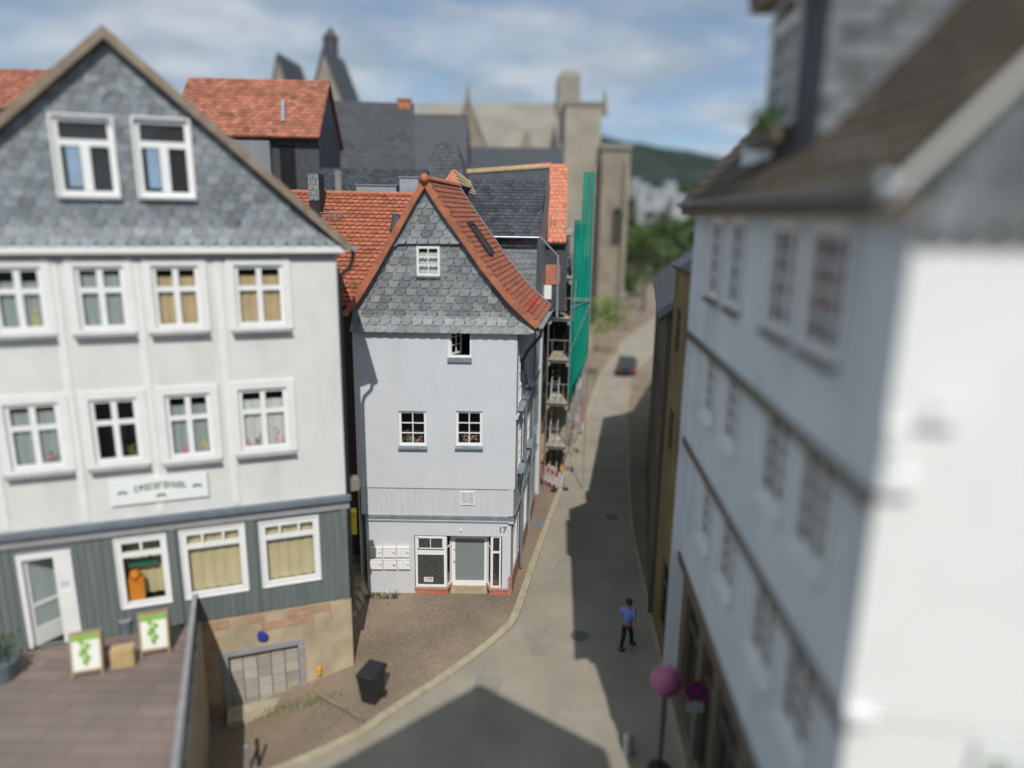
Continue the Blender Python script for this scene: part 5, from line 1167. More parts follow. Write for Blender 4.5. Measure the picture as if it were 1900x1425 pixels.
for (xa, za, xb, zb__) in ((xl_, zl_, ax_, ah), (ax_, ah, xr_, zr_)): mb.hexa([V((xa, yc, za+.01)), V((xb, yc, zb__+.01)), V((xb, yc-9.2, zb__+.01)), V((xa, yc-9.2, za+.01)), V((xa, yc, za+.15)), V((xb, yc, zb__+.15)), V((xb, yc-9.2, zb__+.15)), V((xa, yc-9.2, za+.15))])
mb.build('roof', M['slated'], CB)

# ================================================================== ROOFS AND HOUSES BEHIND THE CENTRAL HOUSE
def side_on(name, label, x0, x1, yr, ye, Yf, dep, wm, rm, ang=0, shape=None, zb_=0, cat='house', wins=(), tint=None, eo=.3):
    """house whose eave faces us: pixels of left/right edge, ridge and eave at distance Yf"""
    pr_ = at((x0+x1)/2, yr, Yf+dep/2); pe_ = at((x0+x1)/2, ye, Yf); p0, p1 = at(x0, ye, Yf), at(x1, ye, Yf)
    root = empty(name, V((pe_.x, Yf, zb_)), label, cat)
    f = Fr((p0.x, Yf), ang); simple_house(root, f, 0, (p1.x-p0.x)/math.cos(R(ang)), pe_.z, dep, pr_.z, wm, rm, wins, shape, zb_=zb_, eo=eo)
    return root, f
# wing with beaver-tail tiles left of the gable
WHX = empty('tiled_wing', (-7, 26, 0), 'long red scalloped tile roof joining the left side of the grey house', 'house')
rA, rB = at(540, 357, 30), at(775, 362, 30); sl_ = .80; Yw = 25.0
eA, eB = V((at(540, 500, Yw).x, Yw, rA.z-(30-Yw)*sl_)), V((rB.x-.2, Yw, rB.z-(30-Yw)*sl_))
eA.x = rA.x
mb = MB(); roofslab(mb, eA, eB, rB, rA, .12, 1)
tiled(mb, eA, eB, rB, rA, .25, .23, 'beaver', var=.16, th=.055, lap=1.2, tint=.05)
mb.face([rA, rB, rB+V((0, 5, -4)), rA+V((0, 5, -4))], 1); mb.build('roof', [M['redtile'], M['darkgap']], WHX)
mb = MB(); ridge(mb, rA, rB, .11, .38); mb.build('ridge_tiles', M['redcap'], WHX)
mb = MB(); q = [V((eA.x, Yw+.4, 0)), V((-5.5, Yw+.4, 0)), V((-5.5, 34, 0)), V((eA.x, 34, 0))]; zt = eA.z+.25
mb.prism(q, [V((p.x, p.y, zt)) for p in q]); mb.build('wall', M['browneave'], WHX)
wf = Fr3(eA, V((1, 0, 0)), (rA-eA).normalized(), V((0, -sl_, 1)).normalized())
def on_wing(x, y):                    # pixel -> (u, v) on the wing roof
    d = ray(x, y); o = V((0, 0, H)); t = (eA-o).dot(wf.N)/d.dot(wf.N); p = o+d*t-eA; return p.dot(wf.U), p.dot(wf.W)
u_, v_ = on_wing(735, 418)
mb = MB(); mb.box(wf, u_-.18, u_+.14, v_-.5, v_+.5, .02, .14); w_o = mb.build('roof_window', M['darkgap'], WHX); mb = MB(); mb.box(wf, u_-.12, u_+.08, v_-.42, v_+.42, .14, .145); mb.build('pane', M['bigglass'], w_o)
for (x, y, wd, nm) in ((622, 408, .5, 'a'), (648, 535, 1.1, 'b')):
    u_, v_ = on_wing(x, y); mb = MB()
    for k in range(4): mb.tube([wf.P(u_-wd, v_, .05+.1*k), wf.P(u_+wd*.6, v_, .05+.1*k)], .012, 5)
    for k in range(5): u2 = u_-wd+wd*1.6*k/4; mb.tube([wf.P(u2, v_, 0), wf.P(u2, v_-.05, .38)], .014, 5)
    mb.build('snow_guard', M['steel'] if nm == 'a' else M['woodd'], WHX)
# slate rear house
zB = at(950, 434, 30.2).z; zBr = at(940, 336, 33.6).z
BH = empty('slate_rear_house', (-.5, 31, 0), 'dark slate roof and slate wall rising directly behind the red tiled slope', 'house')
bu0, bu1 = 4.9, 9.8; x0 = at(838, 350, 31).x
c0 = S0.P(bu0, 0); c1_ = S0.P(bu1+1.4, 0)
mb = MB(); q = [V((x0, 30.2, 9)), V((S0.P(6.15, 0).x, 30.2, 9)), V((c1_.x, c1_.y, 9)), V((x0, c1_.y, 9))]
mb.prism(q, [V((p.x, p.y, zB)) for p in q], 1)
fB = Fr((x0, 30.2), 0)
shingles(mb, fB.P, 0, q[1].x-x0, 9, zB, .27, .22, None, 'scale', lap=1.25, th=.025, var=.22, stagger=.37, tint=.03)
mb.face([V((q[1].x, 30.2, zB)), V((c1_.x, c1_.y, zB)), V((c1_.x, 33.6, zBr))], 1)
mb.build('wall', [M['slate'], M['slate']], BH)
a, b, c_, d = V((x0, 29.85, zB-.1)), V((q[1].x+.05, 29.85, zB-.1)), V((q[1].x+.45, 33.6, zBr)), V((x0, 33.6, zBr))
mb = MB(); roofslab(mb, a, b, c_, d, .1, 1); tiled(mb, a, b, c_, d, .30, .26, 'scale', var=.3, th=.03, lap=1.25, stagger=.37); mb.face([d, c_, V((c_.x, 37, zB)), V((d.x, 37, zB))], 1)
mb.build('roof', [M['slated'], M['slated']], BH)
mb = MB(); mb.tube([a+V((-.0, -.08, -.02)), b+V((0, -.08, -.02))], .045, 8); mb.build('gutter', M['zinc'], BH)
mb = MB(); mb.tube([V((q[1].x+.1, 29.9, zB-.1)), V((q[1].x+.9, 30.4, zB-.9)), V((q[1].x+.95, 30.5, 9.6))], .06, 8); mb.build('downpipe', M['zincl'], BH, smooth=True)
# house under repair with the new orange roof and scaffold
FC = Fr((1.38, 34.3), 80.3); CL = 13.0
CH = empty('house_under_repair', FC.P(4, 0, -3), 'house behind green scaffold netting being re-roofed with new orange tiles', 'house')
zCe = at(1030, 452, 34.2).z; zCr = at(1030, 306, 38.2).z; xC1 = at(1050, 450, 34.2).x
cw = [(1.2, 2.2, .8, 2.9), (4, 5, .3, 2.9), (6.5, 7.5, .8, 2.9), (9.5, 10.5, .8, 2.9)] + [(k, k+1, z, z+1.5) for k in (1.2, 3.6, 6.2, 8.6, 11) for z in (4.6, 7.4, 10.1)]
mb = MB(); wallgrid(mb, FC, 0, CL, 3.4, zCe-.2, [h for h in cw if h[2] > 3.5], depth=.15, mi=0, rmi=1); wallgrid(mb, FC, 0, CL, -.2, 3.4, [h for h in cw if h[2] < 3.5], depth=.15, mi=2, rmi=1)
mb.face([V((-4, 34.3, 0)), V((1.38, 34.3, 0)), V((1.38, 34.3, zCe)), V((-4, 34.3, zCe))], 0)
e_ = FC.P(CL, 0); mb.face([V((-4, e_.y, 0)), e_, e_+Z3*zCe, V((-4, e_.y, zCe))], 0)
mb.build('wall', [M['darkgreenwall'], M['room'], M['peach']], CH)
mb = MB(); mb.box(FC, 0, CL, -.2, .9, -.1, .04); mb.box(FC, 3.4, 3.8, .9, 3.4, -.1, .03); mb.build('plinth', M['brick'], CH)
xo = at(1016, 450, 34.2).x; zCl = at(860, 322, 38.2).z
a, b, c_, d = V((-4, 34.0, zCe)), V((xC1, 34.0, zCe)), V((xC1+.25, 38.2, zCr)), V((-4, 38.2, zCl))
bm_, cm_ = V((xo, 34.0, zCe)), V((xo+.2, 38.2, zCr-.0))
mb = MB(); roofslab(mb, a, b, c_, d, .12, 1); tiled(mb, a, bm_, cm_, d, .28, .26, 'scale', var=.25, th=.03, lap=1.25, stagger=.37, mi=1); mb.face([d, c_, V((c_.x, 42.5, zCe)), V((d.x, 42.5, zCe))], 1)
mb.build('roof', [M['slated'], M['slated']], CH)
mb = MB(); tiled(mb, bm_+Z3*.03, b+Z3*.03, c_+Z3*.03, cm_+Z3*.03, .25, .3, 'beaver', var=.08, th=.04); mb.build('new_tiles', M['neworange'], CH)
mb = MB(); sl3 = (c_-b).normalized()
for k in range(3): mb.tube([d.lerp(a, .015+.02*k)+Z3*.09, cm_.lerp(bm_, .015+.02*k)+Z3*.09], .035, 4)
mb.build('roof_battens', M['batten'], CH)
mb = MB(); ridge(mb, V((-2.6, 38.2, zCl)), cm_, .11, .4); mb.build('ridge_tiles', M['neworange'], CH)
mb = MB(); f2 = Fr((1.6, 34.28), 0); mb.box(f2, -.2, .95, zCe-3.2, zCe-.1, -.3, 0, 0); mb.build('gable_boarding', M['slated'], CH)
mb = MB(); pa, pb = at(1012, 528, 34.1), at(1040, 492, 34.1); mb.box(f2, pa.x-1.6, pb.x-1.6, pa.z, pb.z, 0, .06); mb.build('red_panel', M['plinth'], CH)
mb = MB(); pa, pb = at(1004, 556, 33.9), at(1024, 530, 33.9); mb.box(f2, pa.x-1.6, pb.x-1.6, pa.z, pb.z, .1, .14); mb.build('white_panel', M['white'], CH)
# orange hip with battens
OH = empty('half_tiled_hip', at(842, 350, 32.5), 'small hipped roof of new orange tiles with open battens behind the ridge', 'roof')
ap_ = at(842, 317, 33); l_, r_ = at(815, 352, 31.6), at(862, 362, 31.6); rr3 = at(872, 342, 33)
mb = MB(); mb.face([l_, r_, ap_], 1); n3 = (r_-l_).cross(ap_-l_).normalized(); n3 = n3 if n3.z > 0 else -n3
U3 = (r_-l_).normalized(); W3 = n3.cross(U3).normalized(); W3 = W3 if W3.dot(ap_-l_) > 0 else -W3
tri = [((p-l_).dot(U3), (p-l_).dot(W3)) for p in (l_, r_, ap_)]
shingles(mb, lambda u, v, w: l_+U3*u+W3*v+n3*w, -.2, 2, -.2, 2, .2, .17, [tri], 'beaver', lap=1.3, th=.03, var=.1); mb.build('tiles', [M['neworange'], M['batten']], OH)
mb = MB(); lb = V((l_.x-.2, 38, l_.z)); mb.face([l_, ap_, ap_+V((-.3, 4, 0)), lb+V((0, 0, 0))]); mb.build('back_slope', M['slated'], OH)
mb = MB(); ridge(mb, ap_, l_, .07, .3); mb.build('hip_tiles', M['neworange'], OH)
mb = MB()
for k in range(6): t = k/6; p = ap_.lerp(r_, t); q = ap_.lerp(rr3, .9)+(r_-ap_)*t*.6; mb.tube([p+Z3*.03, V((q.x+.1, q.y, q.z))+Z3*.03], .03, 4)
mb.build('battens', M['batten'], OH)

# ---------- scaffolding
SCX = empty('scaffolding', FC.P(3, 0, .6), 'galvanised scaffold with plank decks and green net along the street', 'scaffolding')
lv = [at(1030, y, 34.8).z for y in (905, 827, 747, 667, 590, 515)]; lv[0] = 0
while lv[-1] < zCe-1.6: lv.append(lv[-1]+2.05)
wi, wo_ = .30, 1.38; ub = [.5+2.5*k for k in range(6)]; ztop = lv[-1]+.9; znet = at(1080, 322, 36).z
for u in ub:
    for w_ in (wi, wo_): mb = MB(); mb.tube([FC.P(u, .05, w_), FC.P(u, ztop, w_)], .026, 6); mb.box(Fr((FC.P(u, 0, w_).x, FC.P(u, 0, w_).y), 80.3), -.08, .08, 0, .03, -.08, .08); mb.build('upright', M['steel'], SCX)
for z in lv[1:]:
    for u in ub: mb = MB(); mb.tube([FC.P(u, z, wi), FC.P(u, z, wo_)], .026, 6); mb.tube([FC.P(u, z-.12, wi), FC.P(u, z-.12, wo_)], .016, 6); mb.box(FC, u-.01, u+.01, z-.3, z-.12, wi+.02, wi+.14); mb.box(FC, u-.01, u+.01, z-.3, z-.12, wo_-.14, wo_-.02); mb.build('transom', M['steel'], SCX)
    mb = MB()
    for k in range(3): mb.box(FC, ub[0], ub[-1], z+.03, z+.07, wi+.04+k*.335, wi+.04+k*.335+.32, 0, random.uniform(.8, 1.15))
    mb.build('deck', M['plank'], SCX)
    mb = MB(); 
    for h in (.5, 1.0): mb.tube([FC.P(ub[0], z+h, wo_), FC.P(ub[-1], z+h, wo_)], .02, 6)
    mb.box(FC, ub[0], ub[-1], z+.06, z+.2, wo_-.05, wo_-.02, 0); mb.build('guard_rail', M['steel'], SCX)
    mb = MB(); u = ub[0]; mb.tube([FC.P(u, z+1.0, wi), FC.P(u, z+1.0, wo_)], .02, 6); mb.tube([FC.P(u, z+1.0, wi+.2), FC.P(u, z+.5, wi+.2), FC.P(u, z+.42, wi+.28), FC.P(u, z+.42, wo_-.33), FC.P(u, z+.5, wo_-.25), FC.P(u, z+1.0, wo_-.25)], .016, 6); mb.build('end_guard', M['steel'], SCX)
for k in range(len(lv)-1):
    for j in ((0, 2, 4) if k % 2 else (1, 3)): mb = MB(); mb.tube([FC.P(ub[j], lv[k], wo_+.03), FC.P(ub[j+1], lv[k+1], wo_+.03)], .018, 6); mb.build('brace', M['steel'], SCX)
for k, z in enumerate(lv[:3]):
    mb = MB(); u0_ = ub[0]+.5
    for w_ in (.45, .82): mb.tube([FC.P(u0_, z, w_), FC.P(u0_+.9, z+2.1, w_)], .016, 6)
    for j in range(8): t = (j+.5)/8; mb.tube([FC.P(u0_+.9*t, z+2.1*t, .45), FC.P(u0_+.9*t, z+2.1*t, .82)], .012, 5)
    mb.build('ladder', M['steel'], SCX)
zn0 = at(1046, 735, 34.8).z; zn1 = at(1078, 652, 34.8).z
mb = MB(); nu, nz = 60, 40
def netp(i, j):
    u = ub[0]+(ub[-1]-ub[0])*i/nu; z = zn0-.25+.0*u+(ztop-.2-zn0)*j/nz
    if j == 0: z += .35*math.sin(i*.7)*.4 + .25*(i % 7 == 0)
    return FC.P(u, z, wo_+.09+.05*math.sin(i*1.3+j*.12)+.08*mnoise.noise(V((i*.3, j*.12, 0))))
for i in range(nu):
    for j in range(nz):
        if j > nz-10 and i > 30: continue
        mb.face([netp(i, j), netp(i+1, j), netp(i+1, j+1), netp(i, j+1)])
mb.build('net', M['net'], SCX, smooth=True)
mb = MB(); pn = [at(1048, y, 34.75) for y in (735, 650)]
mb.tube([FC.P(ub[0]-.05, lv[4]-.1, wo_+.1), FC.P(ub[0]+.0, lv[4]+1.9, wo_+1.1-.9)], .02, 6)
# end frame of netting facing us: poles and diagonal in front of the net
fx = Fr((FC.P(ub[0], 0, wo_).x, FC.P(ub[0], 0, wo_).y), 0)
wdt = .92
for z in (lv[4]+1.0, lv[4]+.9): mb.tube([fx.P(0, z, .05), fx.P(wdt, z, .05)], .022, 6)
mb.tube([fx.P(0, lv[3]+.4, .05), fx.P(wdt, lv[4]+.75, .05)], .02, 6); mb.tube([fx.P(0, lv[4]+.55, .05), fx.P(wdt*.8, lv[4]+.85, .05)], .016, 6)
mb.tube([fx.P(wdt, 0.05, .05), fx.P(wdt, znet+.3, .05)], .024, 6); mb.build('outrigger_frame', M['steel'], SCX)
mb = MB(); nn_ = 22
zc_ = lv[3]+.1
for i in range(nn_):
    for j in range(34):
        def e_p(i, j): x = wdt*i/nn_; z0_ = zn0+(zn1-zn0)*(x/wdt); return fx.P(x, z0_+((ztop-.2 if x < .36 else znet)-z0_)*j/34, -.05+.045*math.sin(i*1.5+.1*j)+.05*mnoise.noise(V((i*.4, j*.2, 5))))
        mb.face([e_p(i, j), e_p(i+1, j), e_p(i+1, j+1), e_p(i, j+1)])
mb.build('net', M['net'], SCX, smooth=True)
mb = MB()
for k in range(16): mb.ball(FC.P(ub[0]+random.uniform(.1, .5), lv[4]+.35+random.uniform(-.2, .6), random.uniform(.5, 1.05)), random.uniform(.1, .2), 0, random.uniform(.6, 1.5), 7, (1, 1, .8), .25)
mb.build('tarpaulin', M['bluebag'], origin=FC.P(ub[0], lv[4], .7), label='crumpled blue and white sheet lying on the scaffold deck', cat='tarpaulin')
# white pier and red downpipe at the far end of the scaffold
pp = FC.P(CL+.2, 0, 1.2); mb = MB(); fp = Fr((pp.x-1.0, pp.y), 0); mb.box(fp, -6, 1.1, -.2, 9.2, -3, 0); PR = empty('white_rendered_house', pp+V((-3, 1, 0)), 'white rendered house end just beyond the green scaffold net', 'house'); mb.build('wall', M['whitew'], PR)
mb = MB(); mb.tube([fp.P(1.0, 0, .1), fp.P(1.0, 2.3, .1)], .09, 8); mb.build('pipe_foot', M['red'], PR); mb = MB(); mb.tube([fp.P(1.0, 2.3, .1), fp.P(1.0, 9.1, .1)], .05, 8); mb.build('downpipe', M['zinc'], PR)
mb = MB(); mb.hexa([fp.P(-6.1, 9.2, .2), fp.P(1.2, 9.2, .2), fp.P(1.2, 9.2, -3.2), fp.P(-6.1, 9.2, -3.2), fp.P(-6.1, 9.4, .1), fp.P(1.2, 9.4, .1), fp.P(1.2, 11.2, -3.2), fp.P(-6.1, 11.2, -3.2)]); mb.build('roof', M['slated'], PR)

# ---------- barriers with warning lamps
def barrier(p0, p1, lab, tilt=0.0, lamp=None):
    p0 = V(p0); p1 = V(p1); p0.z = p1.z = 0; U = (p1-p0).normalized(); W_ = (p1-p0).length; N0 = V((U.y, -U.x, 0)); W3_ = (Z3*math.cos(tilt)-N0*math.sin(tilt)); f = Fr3(p0, U, W3_, N0)
    o = empty('barrier', (p0+p1)/2, lab, 'barrier', 'site barriers round the scaffold'); B = lambda mb, *q: mb.box(f, *q)
    mb = MB()
    for q in ((0, .05, .1, 1.0), (W_-.05, W_, .1, 1.0), (.05, W_-.05, .70, .74), (.05, W_-.05, .28, .31)): B(mb, *q, -.02, .02)
    n_ = int(W_/.19)
    for k in range(1, n_): u = W_*k/n_; B(mb, u-.045, u+.045, .31, .70, -.015, .015)
    mb.build('frame', M['bwhite'], o)
    mb = MB(); k = 0; u = .05
    while u < W_-.06: u2 = min(u+.19, W_-.05); B(mb, u, u2, .74, 1.0, -.022, .022) if True else 0; mb.m[-6:] = [k % 2]*6; u = u2; k += 1
    mb.build('striped_board', [M['bgrey'], M['bred']], o)
    mb = MB(); k = 0; u = .05
    while u < W_-.06: u2 = min(u+.19, W_-.05); B(mb, u, u2, .12, .28, -.022, .022); mb.m[-6:] = [(k+1) % 2]*6; u = u2; k += 1
    mb.build('striped_foot_rail', [M['bgrey'], M['bred']], o)
    for u in (.08, W_-.3): mb = MB(); B(mb, u, u+.22, 0, .1, -.35, .35); mb.build('foot', M['black'], o)
    return f, W_
b0, b1 = gz(1001, 893), gz(1038, 912)
f_, W_ = barrier(b0, b1, 'red and white slatted barrier across the front end of the scaffold', .0)
mb = MB(); mb.box(f_, W_*.42, W_*.86, .98, 1.2, .03, .05); so_ = mb.build('diversion_sign', M['bwhite'], origin=f_.P(W_*.6, 1.0, .04), label='small white pedestrian diversion sign with black arrow on the front barrier', cat='sign')
mb = MB(); B = mb.box
B(f_, W_*.66, W_*.80, 1.075, 1.1, .05, .054); mb.face([f_.P(W_*.80, 1.045, .053), f_.P(W_*.84, 1.088, .053), f_.P(W_*.80, 1.13, .053)]); B(f_, W_*.50, W_*.53, 1.03, 1.15, .05, .054); B(f_, W_*.53, W_*.58, 1.03, 1.06, .05, .054); B(f_, W_*.48, W_*.53, 1.09, 1.11, .05, .0535)
mb.build('arrow_symbol', M['black'], so_)
pts = [gz(*p) for p in ((1041, 911), (1051, 872), (1062, 838), (1070, 806), (1076, 780))]
labs = ['barrier edge-on beside the road, nearest to the striped front barrier', 'barrier edge-on beside the road, second along from the front', 'barrier edge-on beside the road, third along under the netting', 'barrier edge-on beside the road, farthest one by the red pipe']
fs_ = [barrier(a, b, l) for a, b, l in zip(pts, pts[1:], labs)]
def lamp(p, lab, m='yellow'):
    o = empty('warning_lamp', p, lab, 'warning lamp', 'warning lamps on the barriers')
    mb = MB(); mb.tube([p, p+Z3*.14], .05, 8); mb.build('base', M[m], o)
    mb = MB(); mb.tube([p+Z3*.14, p+Z3*.34], .085, 10, r2=.07); mb.build('lens', M['yellow'], o)
lamp(V((pts[0].x, pts[0].y, 1.0)), 'yellow warning lamp on the corner of the front barrier'); lamp(V((pts[1].x, pts[1].y, 1.0)), 'yellow warning lamp with teal foot, middle one along the road', 'teal'); lamp(V((pts[2].x, pts[2].y, 1.0)), 'yellow warning lamp farthest along the road')
mb = MB(); q = FC.P(5.5, 1.6, .7); mb.ball(q, .22, 0, 1, 8, (1, 1, 1.2)); mb.build('red_sack', M['red'], origin=q, label='small bright red bundle hanging inside the scaffold', cat='bundle')

# ---------- farther roofs
side_on('slate_house', 'low slate roof just behind the red wing, seen over its ridge', 575, 775, 318, 372, 33, 6, 'bgrey2', 'slated', 0, ('scale', .28, .25, .3))
for x0, x1, yt, lab in ((662, 735, 345, 'wide grey zinc-clad box on the slate roof behind the red wing'), (742, 776, 330, 'tall grey zinc-clad box beside the gable peak')):
    p0, p1 = at(x0, 372, 31.2), at(x1, yt, 31.2); mb = MB(); f = Fr((p0.x, 31.2), 0); mb.box(f, 0, p1.x-p0.x, p0.z, p1.z, -.9, 0); o = empty('roof_box', p0, lab, 'dormer box'); mb.build('cladding', M['zincl'], o); mb = MB(); mb.box(f, -.05, p1.x-p0.x+.05, p1.z, p1.z+.05, -.95, .05); mb.build('lid', M['zinc'], o)
p = at(628, 338, 33.5); mb = MB(); mb.tube([p-Z3*.4, p+Z3*.5], .17, 10); mb.build('vent_pipe', M['churchp'], origin=p, label='short pale vent pipe on the slate roof behind the red wing', cat='vent pipe')
# steep pointed slate roof
TS = empty('steep_slate_roof', at(820, 350, 37), 'steep dark slate hipped roof peak right behind the central gable', 'roof')
Yt = 36; q = [at(772, 352, Yt), at(866, 352, Yt)]; dd = 4.0; t_ = [at(814, 264, Yt+1.6), at(846, 262, Yt+1.6)]
bl = [q[0], q[1], q[1]+V((.4, dd, 0)), q[0]+V((-.4, dd, 0))]
mb = MB(); tiled(mb, q[0], q[1], t_[1], t_[0], .28, .24, 'scale', var=.3, th=.03, lap=1.25, stagger=.37); mb.face([q[0], q[1], t_[1], t_[0]], 1); mb.face([q[1], bl[2], t_[1]], 1); mb.face([bl[2], bl[3], t_[0], t_[1]], 1); mb.face([bl[3], q[0], t_[0]], 1); mb.build('roof', [M['slated'], M['slated']], TS)
mb = MB(); mb.prism([V((p.x, p.y, 0)) for p in bl], [V((p.x, p.y, p.z-.02)) for p in bl]); mb.build('wall', M['bgrey2'], TS)
# large slate roof
r_, f = side_on('large_slate_house', 'broad dark slate roof with an orange chimney, behind the red wing', 586, 764, 191, 352, 46, 9, 'bgrey2', 'slated', 8, ('flat', .5, .35, .12), eo=.2)
p = at(751, 226, 51); mb = MB(); fc = Fr((p.x, 51), 8); mb.box(fc, -.42, .42, p.z-2.2, at(751, 186, 51).z, -.7, .1); mb.box(fc, -.5, .5, at(751, 186, 51).z, at(751, 183, 51).z, -.78, .18); mb.build('chimney', M['brick'], r_)
side_on('dark_gabled_house', 'dark roof falling away right of the broad slate roof', 752, 860, 215, 350, 56, 8, 'bgrey2', 'slated', 0)
p = at(600, 240, 55); mb = MB(); fq_ = Fr((p.x, 55), 0); mb.box(fq_, -1.4, 1.2, p.z-6, at(600, 196, 55).z, -2, 0); o = empty('pale_chimney_block', p, 'pale chimney block between the red roof and the broad slate roof', 'chimney'); mb.build('stack', M['churchw'], o); mb = MB(); mb.box(fq_, -1.5, 1.3, at(600, 196, 55).z, at(600, 190, 55).z, -2.1, .1); mb.build('cap', M['brick'], o)
# red roof building behind the left house
r_, f = side_on('red_roofed_house', 'long weathered red roof over dark slate wall behind the white house', 322, 586, 150, 240, 38, 6, 'slated', 'oldred', 3, ('beaver', .35, .3, .22), eo=.5)
p = at(525, 222, 38.6); mb = MB(); mb.tube([p-Z3*.1, at(525, 186, 39.4)], .1, 8); mb.build('vent_pipe', M['zincl'], r_)
mb = MB(); pa = at(541, 400, 37.9); mb.box(f, f.px(520, 300)[0], f.px(548, 300)[0], pa.z, pa.z+3.5, -.4, .05); mb.build('opening_shade', M['room'], r_)  # near-black solid box, the opening's shade put into its colour
mb = MB(); q0 = f.px(470, 300)[0]; mb.box(f, q0-2, q0+1.0, 5, f.px(470, 262)[1], 0, .5); mb.build('grey_bay', M['bgrey2'], r_)
side_on('far_red_house', 'red tiled roof at the left edge behind the slate gable', -80, 52, 132, 198, 42, 6, 'redwood', 'oldred', 0, ('beaver', .35, .3, .2))
p = at(590, 345, 28.5); mb = MB()
fz_ = Fr((at(572, 350, 28.6).x, 28.6), 0); shingles(mb, fz_.P, 0, .42, at(580, 372, 28.6).z, at(580, 322, 28.6).z, .22, .2, None, 'scale', var=.2, th=.02, lap=1.25)
mb.box(fz_, 0, .42, at(580, 400, 28.6).z, at(580, 322, 28.6).z, -.8, 0, 1); mb.build('slate_chimney', [M['slate'], M['darkgap']], origin=p, label='slate-clad chimney standing at the left end of the red wing ridge', cat='chimney')
side_on('low_slate_house', 'long low slate roof in front of the stone church', 845, 1046, 276, 345, 60, 9, 'bgrey2', 'slated', 0)

# ================================================================== CHURCH
CHU = empty('church', (5, 96, 0), 'long stone church with beige roof, square tower stump, gable and buttressed choir', 'church')
def pbox(mb, x0, x1, yt, yb_, Y, dep, mi=0): p0, p1 = at(x0, yt, Y), at(x1, yt, Y); f = Fr((p0.x, Y), 0); mb.box(f, 0, p1.x-p0.x, max(-1, at(x0, yb_, Y).z), p1.z, -dep, 0, mi)
mb = MB(); pbox(mb, 775, 1116, 292, 900, 92, 22); mb.build('nave_wall', M['churchw'], CHU)
a, b = at(772, 296, 91.5), at(1052, 296, 91.5); c_, d = at(1052, 192, 102), at(772, 192, 102)
mb = MB(); roofslab(mb, a, b, c_, d, .4); roofslab(mb, V((a.x, 113, a.z)), V((b.x, 113, b.z)), c_, d, .4); mb.build('nave_roof', M['churchroof'], CHU)
mb = MB(); pbox(mb, 1050, 1117, 193, 900, 91, 23); mb.build('gable_end', M['churchend'], CHU)
mb = MB(); pbox(mb, 1048, 1119, 188, 194, 90.8, 23.4); mb.build('parapet', M['churchp'], CHU)
mb = MB(); pbox(mb, 1036, 1078, 140, 240, 99, 5); p0 = at(1057, 128, 99); e0, e1 = at(1036, 140, 99), at(1078, 140, 99)
mb.hexa([e0, e1, e1+V((0, 5, 0)), e0+V((0, 5, 0)), V((e0.x+.5, 99.5, p0.z)), V((e1.x-.5, 99.5, p0.z)), V((e1.x-.5, 103.5, p0.z)), V((e0.x+.5, 103.5, p0.z))]); mb.build('tower', M['churchp'], CHU)
for x, yt, Y in ((1122, 165, 91), (868, 152, 90)):
    mb = MB(); p0, p1 = at(x, 215, Y), at(x, yt, Y); mb.tube([p0, p0.lerp(p1, .5)], .32, 6); mb.tube([p0.lerp(p1, .5), p1], .3, 6, r2=.04); mb.build('pinnacle', M['churchw'], CHU)
mb = MB(); l_, r_, ap_ = at(822, 305, 88), at(916, 305, 88), at(868, 188, 88); q = [l_, r_, ap_]; mb.prism(q, [p+V((0, 13, 0)) for p in q]); mb.build('transept_gable', M['churchw'], CHU)
mb = MB()
for e in (l_, r_): mb.hexa([e+V((0, -.2, 0)), ap_+V((0, -.2, 0)), ap_+V((0, 13, 0)), e+V((0, 13, 0)), e+V((0, -.2, .5)), ap_+V((0, -.2, .5)), ap_+V((0, 13, .5)), e+V((0, 13, .5))])
mb.build('transept_roof', M['churchp'], CHU)
mb = MB(); l_, r_, ap_ = at(955, 300, 88), at(1002, 300, 88), at(976, 240, 88); q = [l_, r_, ap_]; mb.prism(q, [p+V((0, 10, 0)) for p in q]); mb.build('small_gable', M['churchw'], CHU)
mb = MB(); p0, p1 = at(1028, 300, 87), at(1028, 232, 87); mb.tube([p0, p1], .8, 6, r2=.05); mb.build('turret', M['slated'], CHU)
mb = MB(); pbox(mb, 1117, 1171, 274, 900, 88, 12); mb.build('choir_wall', M['churchw'], CHU)
mb = MB(); pbox(mb, 1116, 1173, 268, 276, 87.7, 12.6); mb.build('choir_cornice', M['churchp'], CHU)
for x in (1122, 1165): mb = MB(); pbox(mb, x-4, x+4, 300, 900, 87, 1); mb.build('buttress', M['churchw'], CHU)
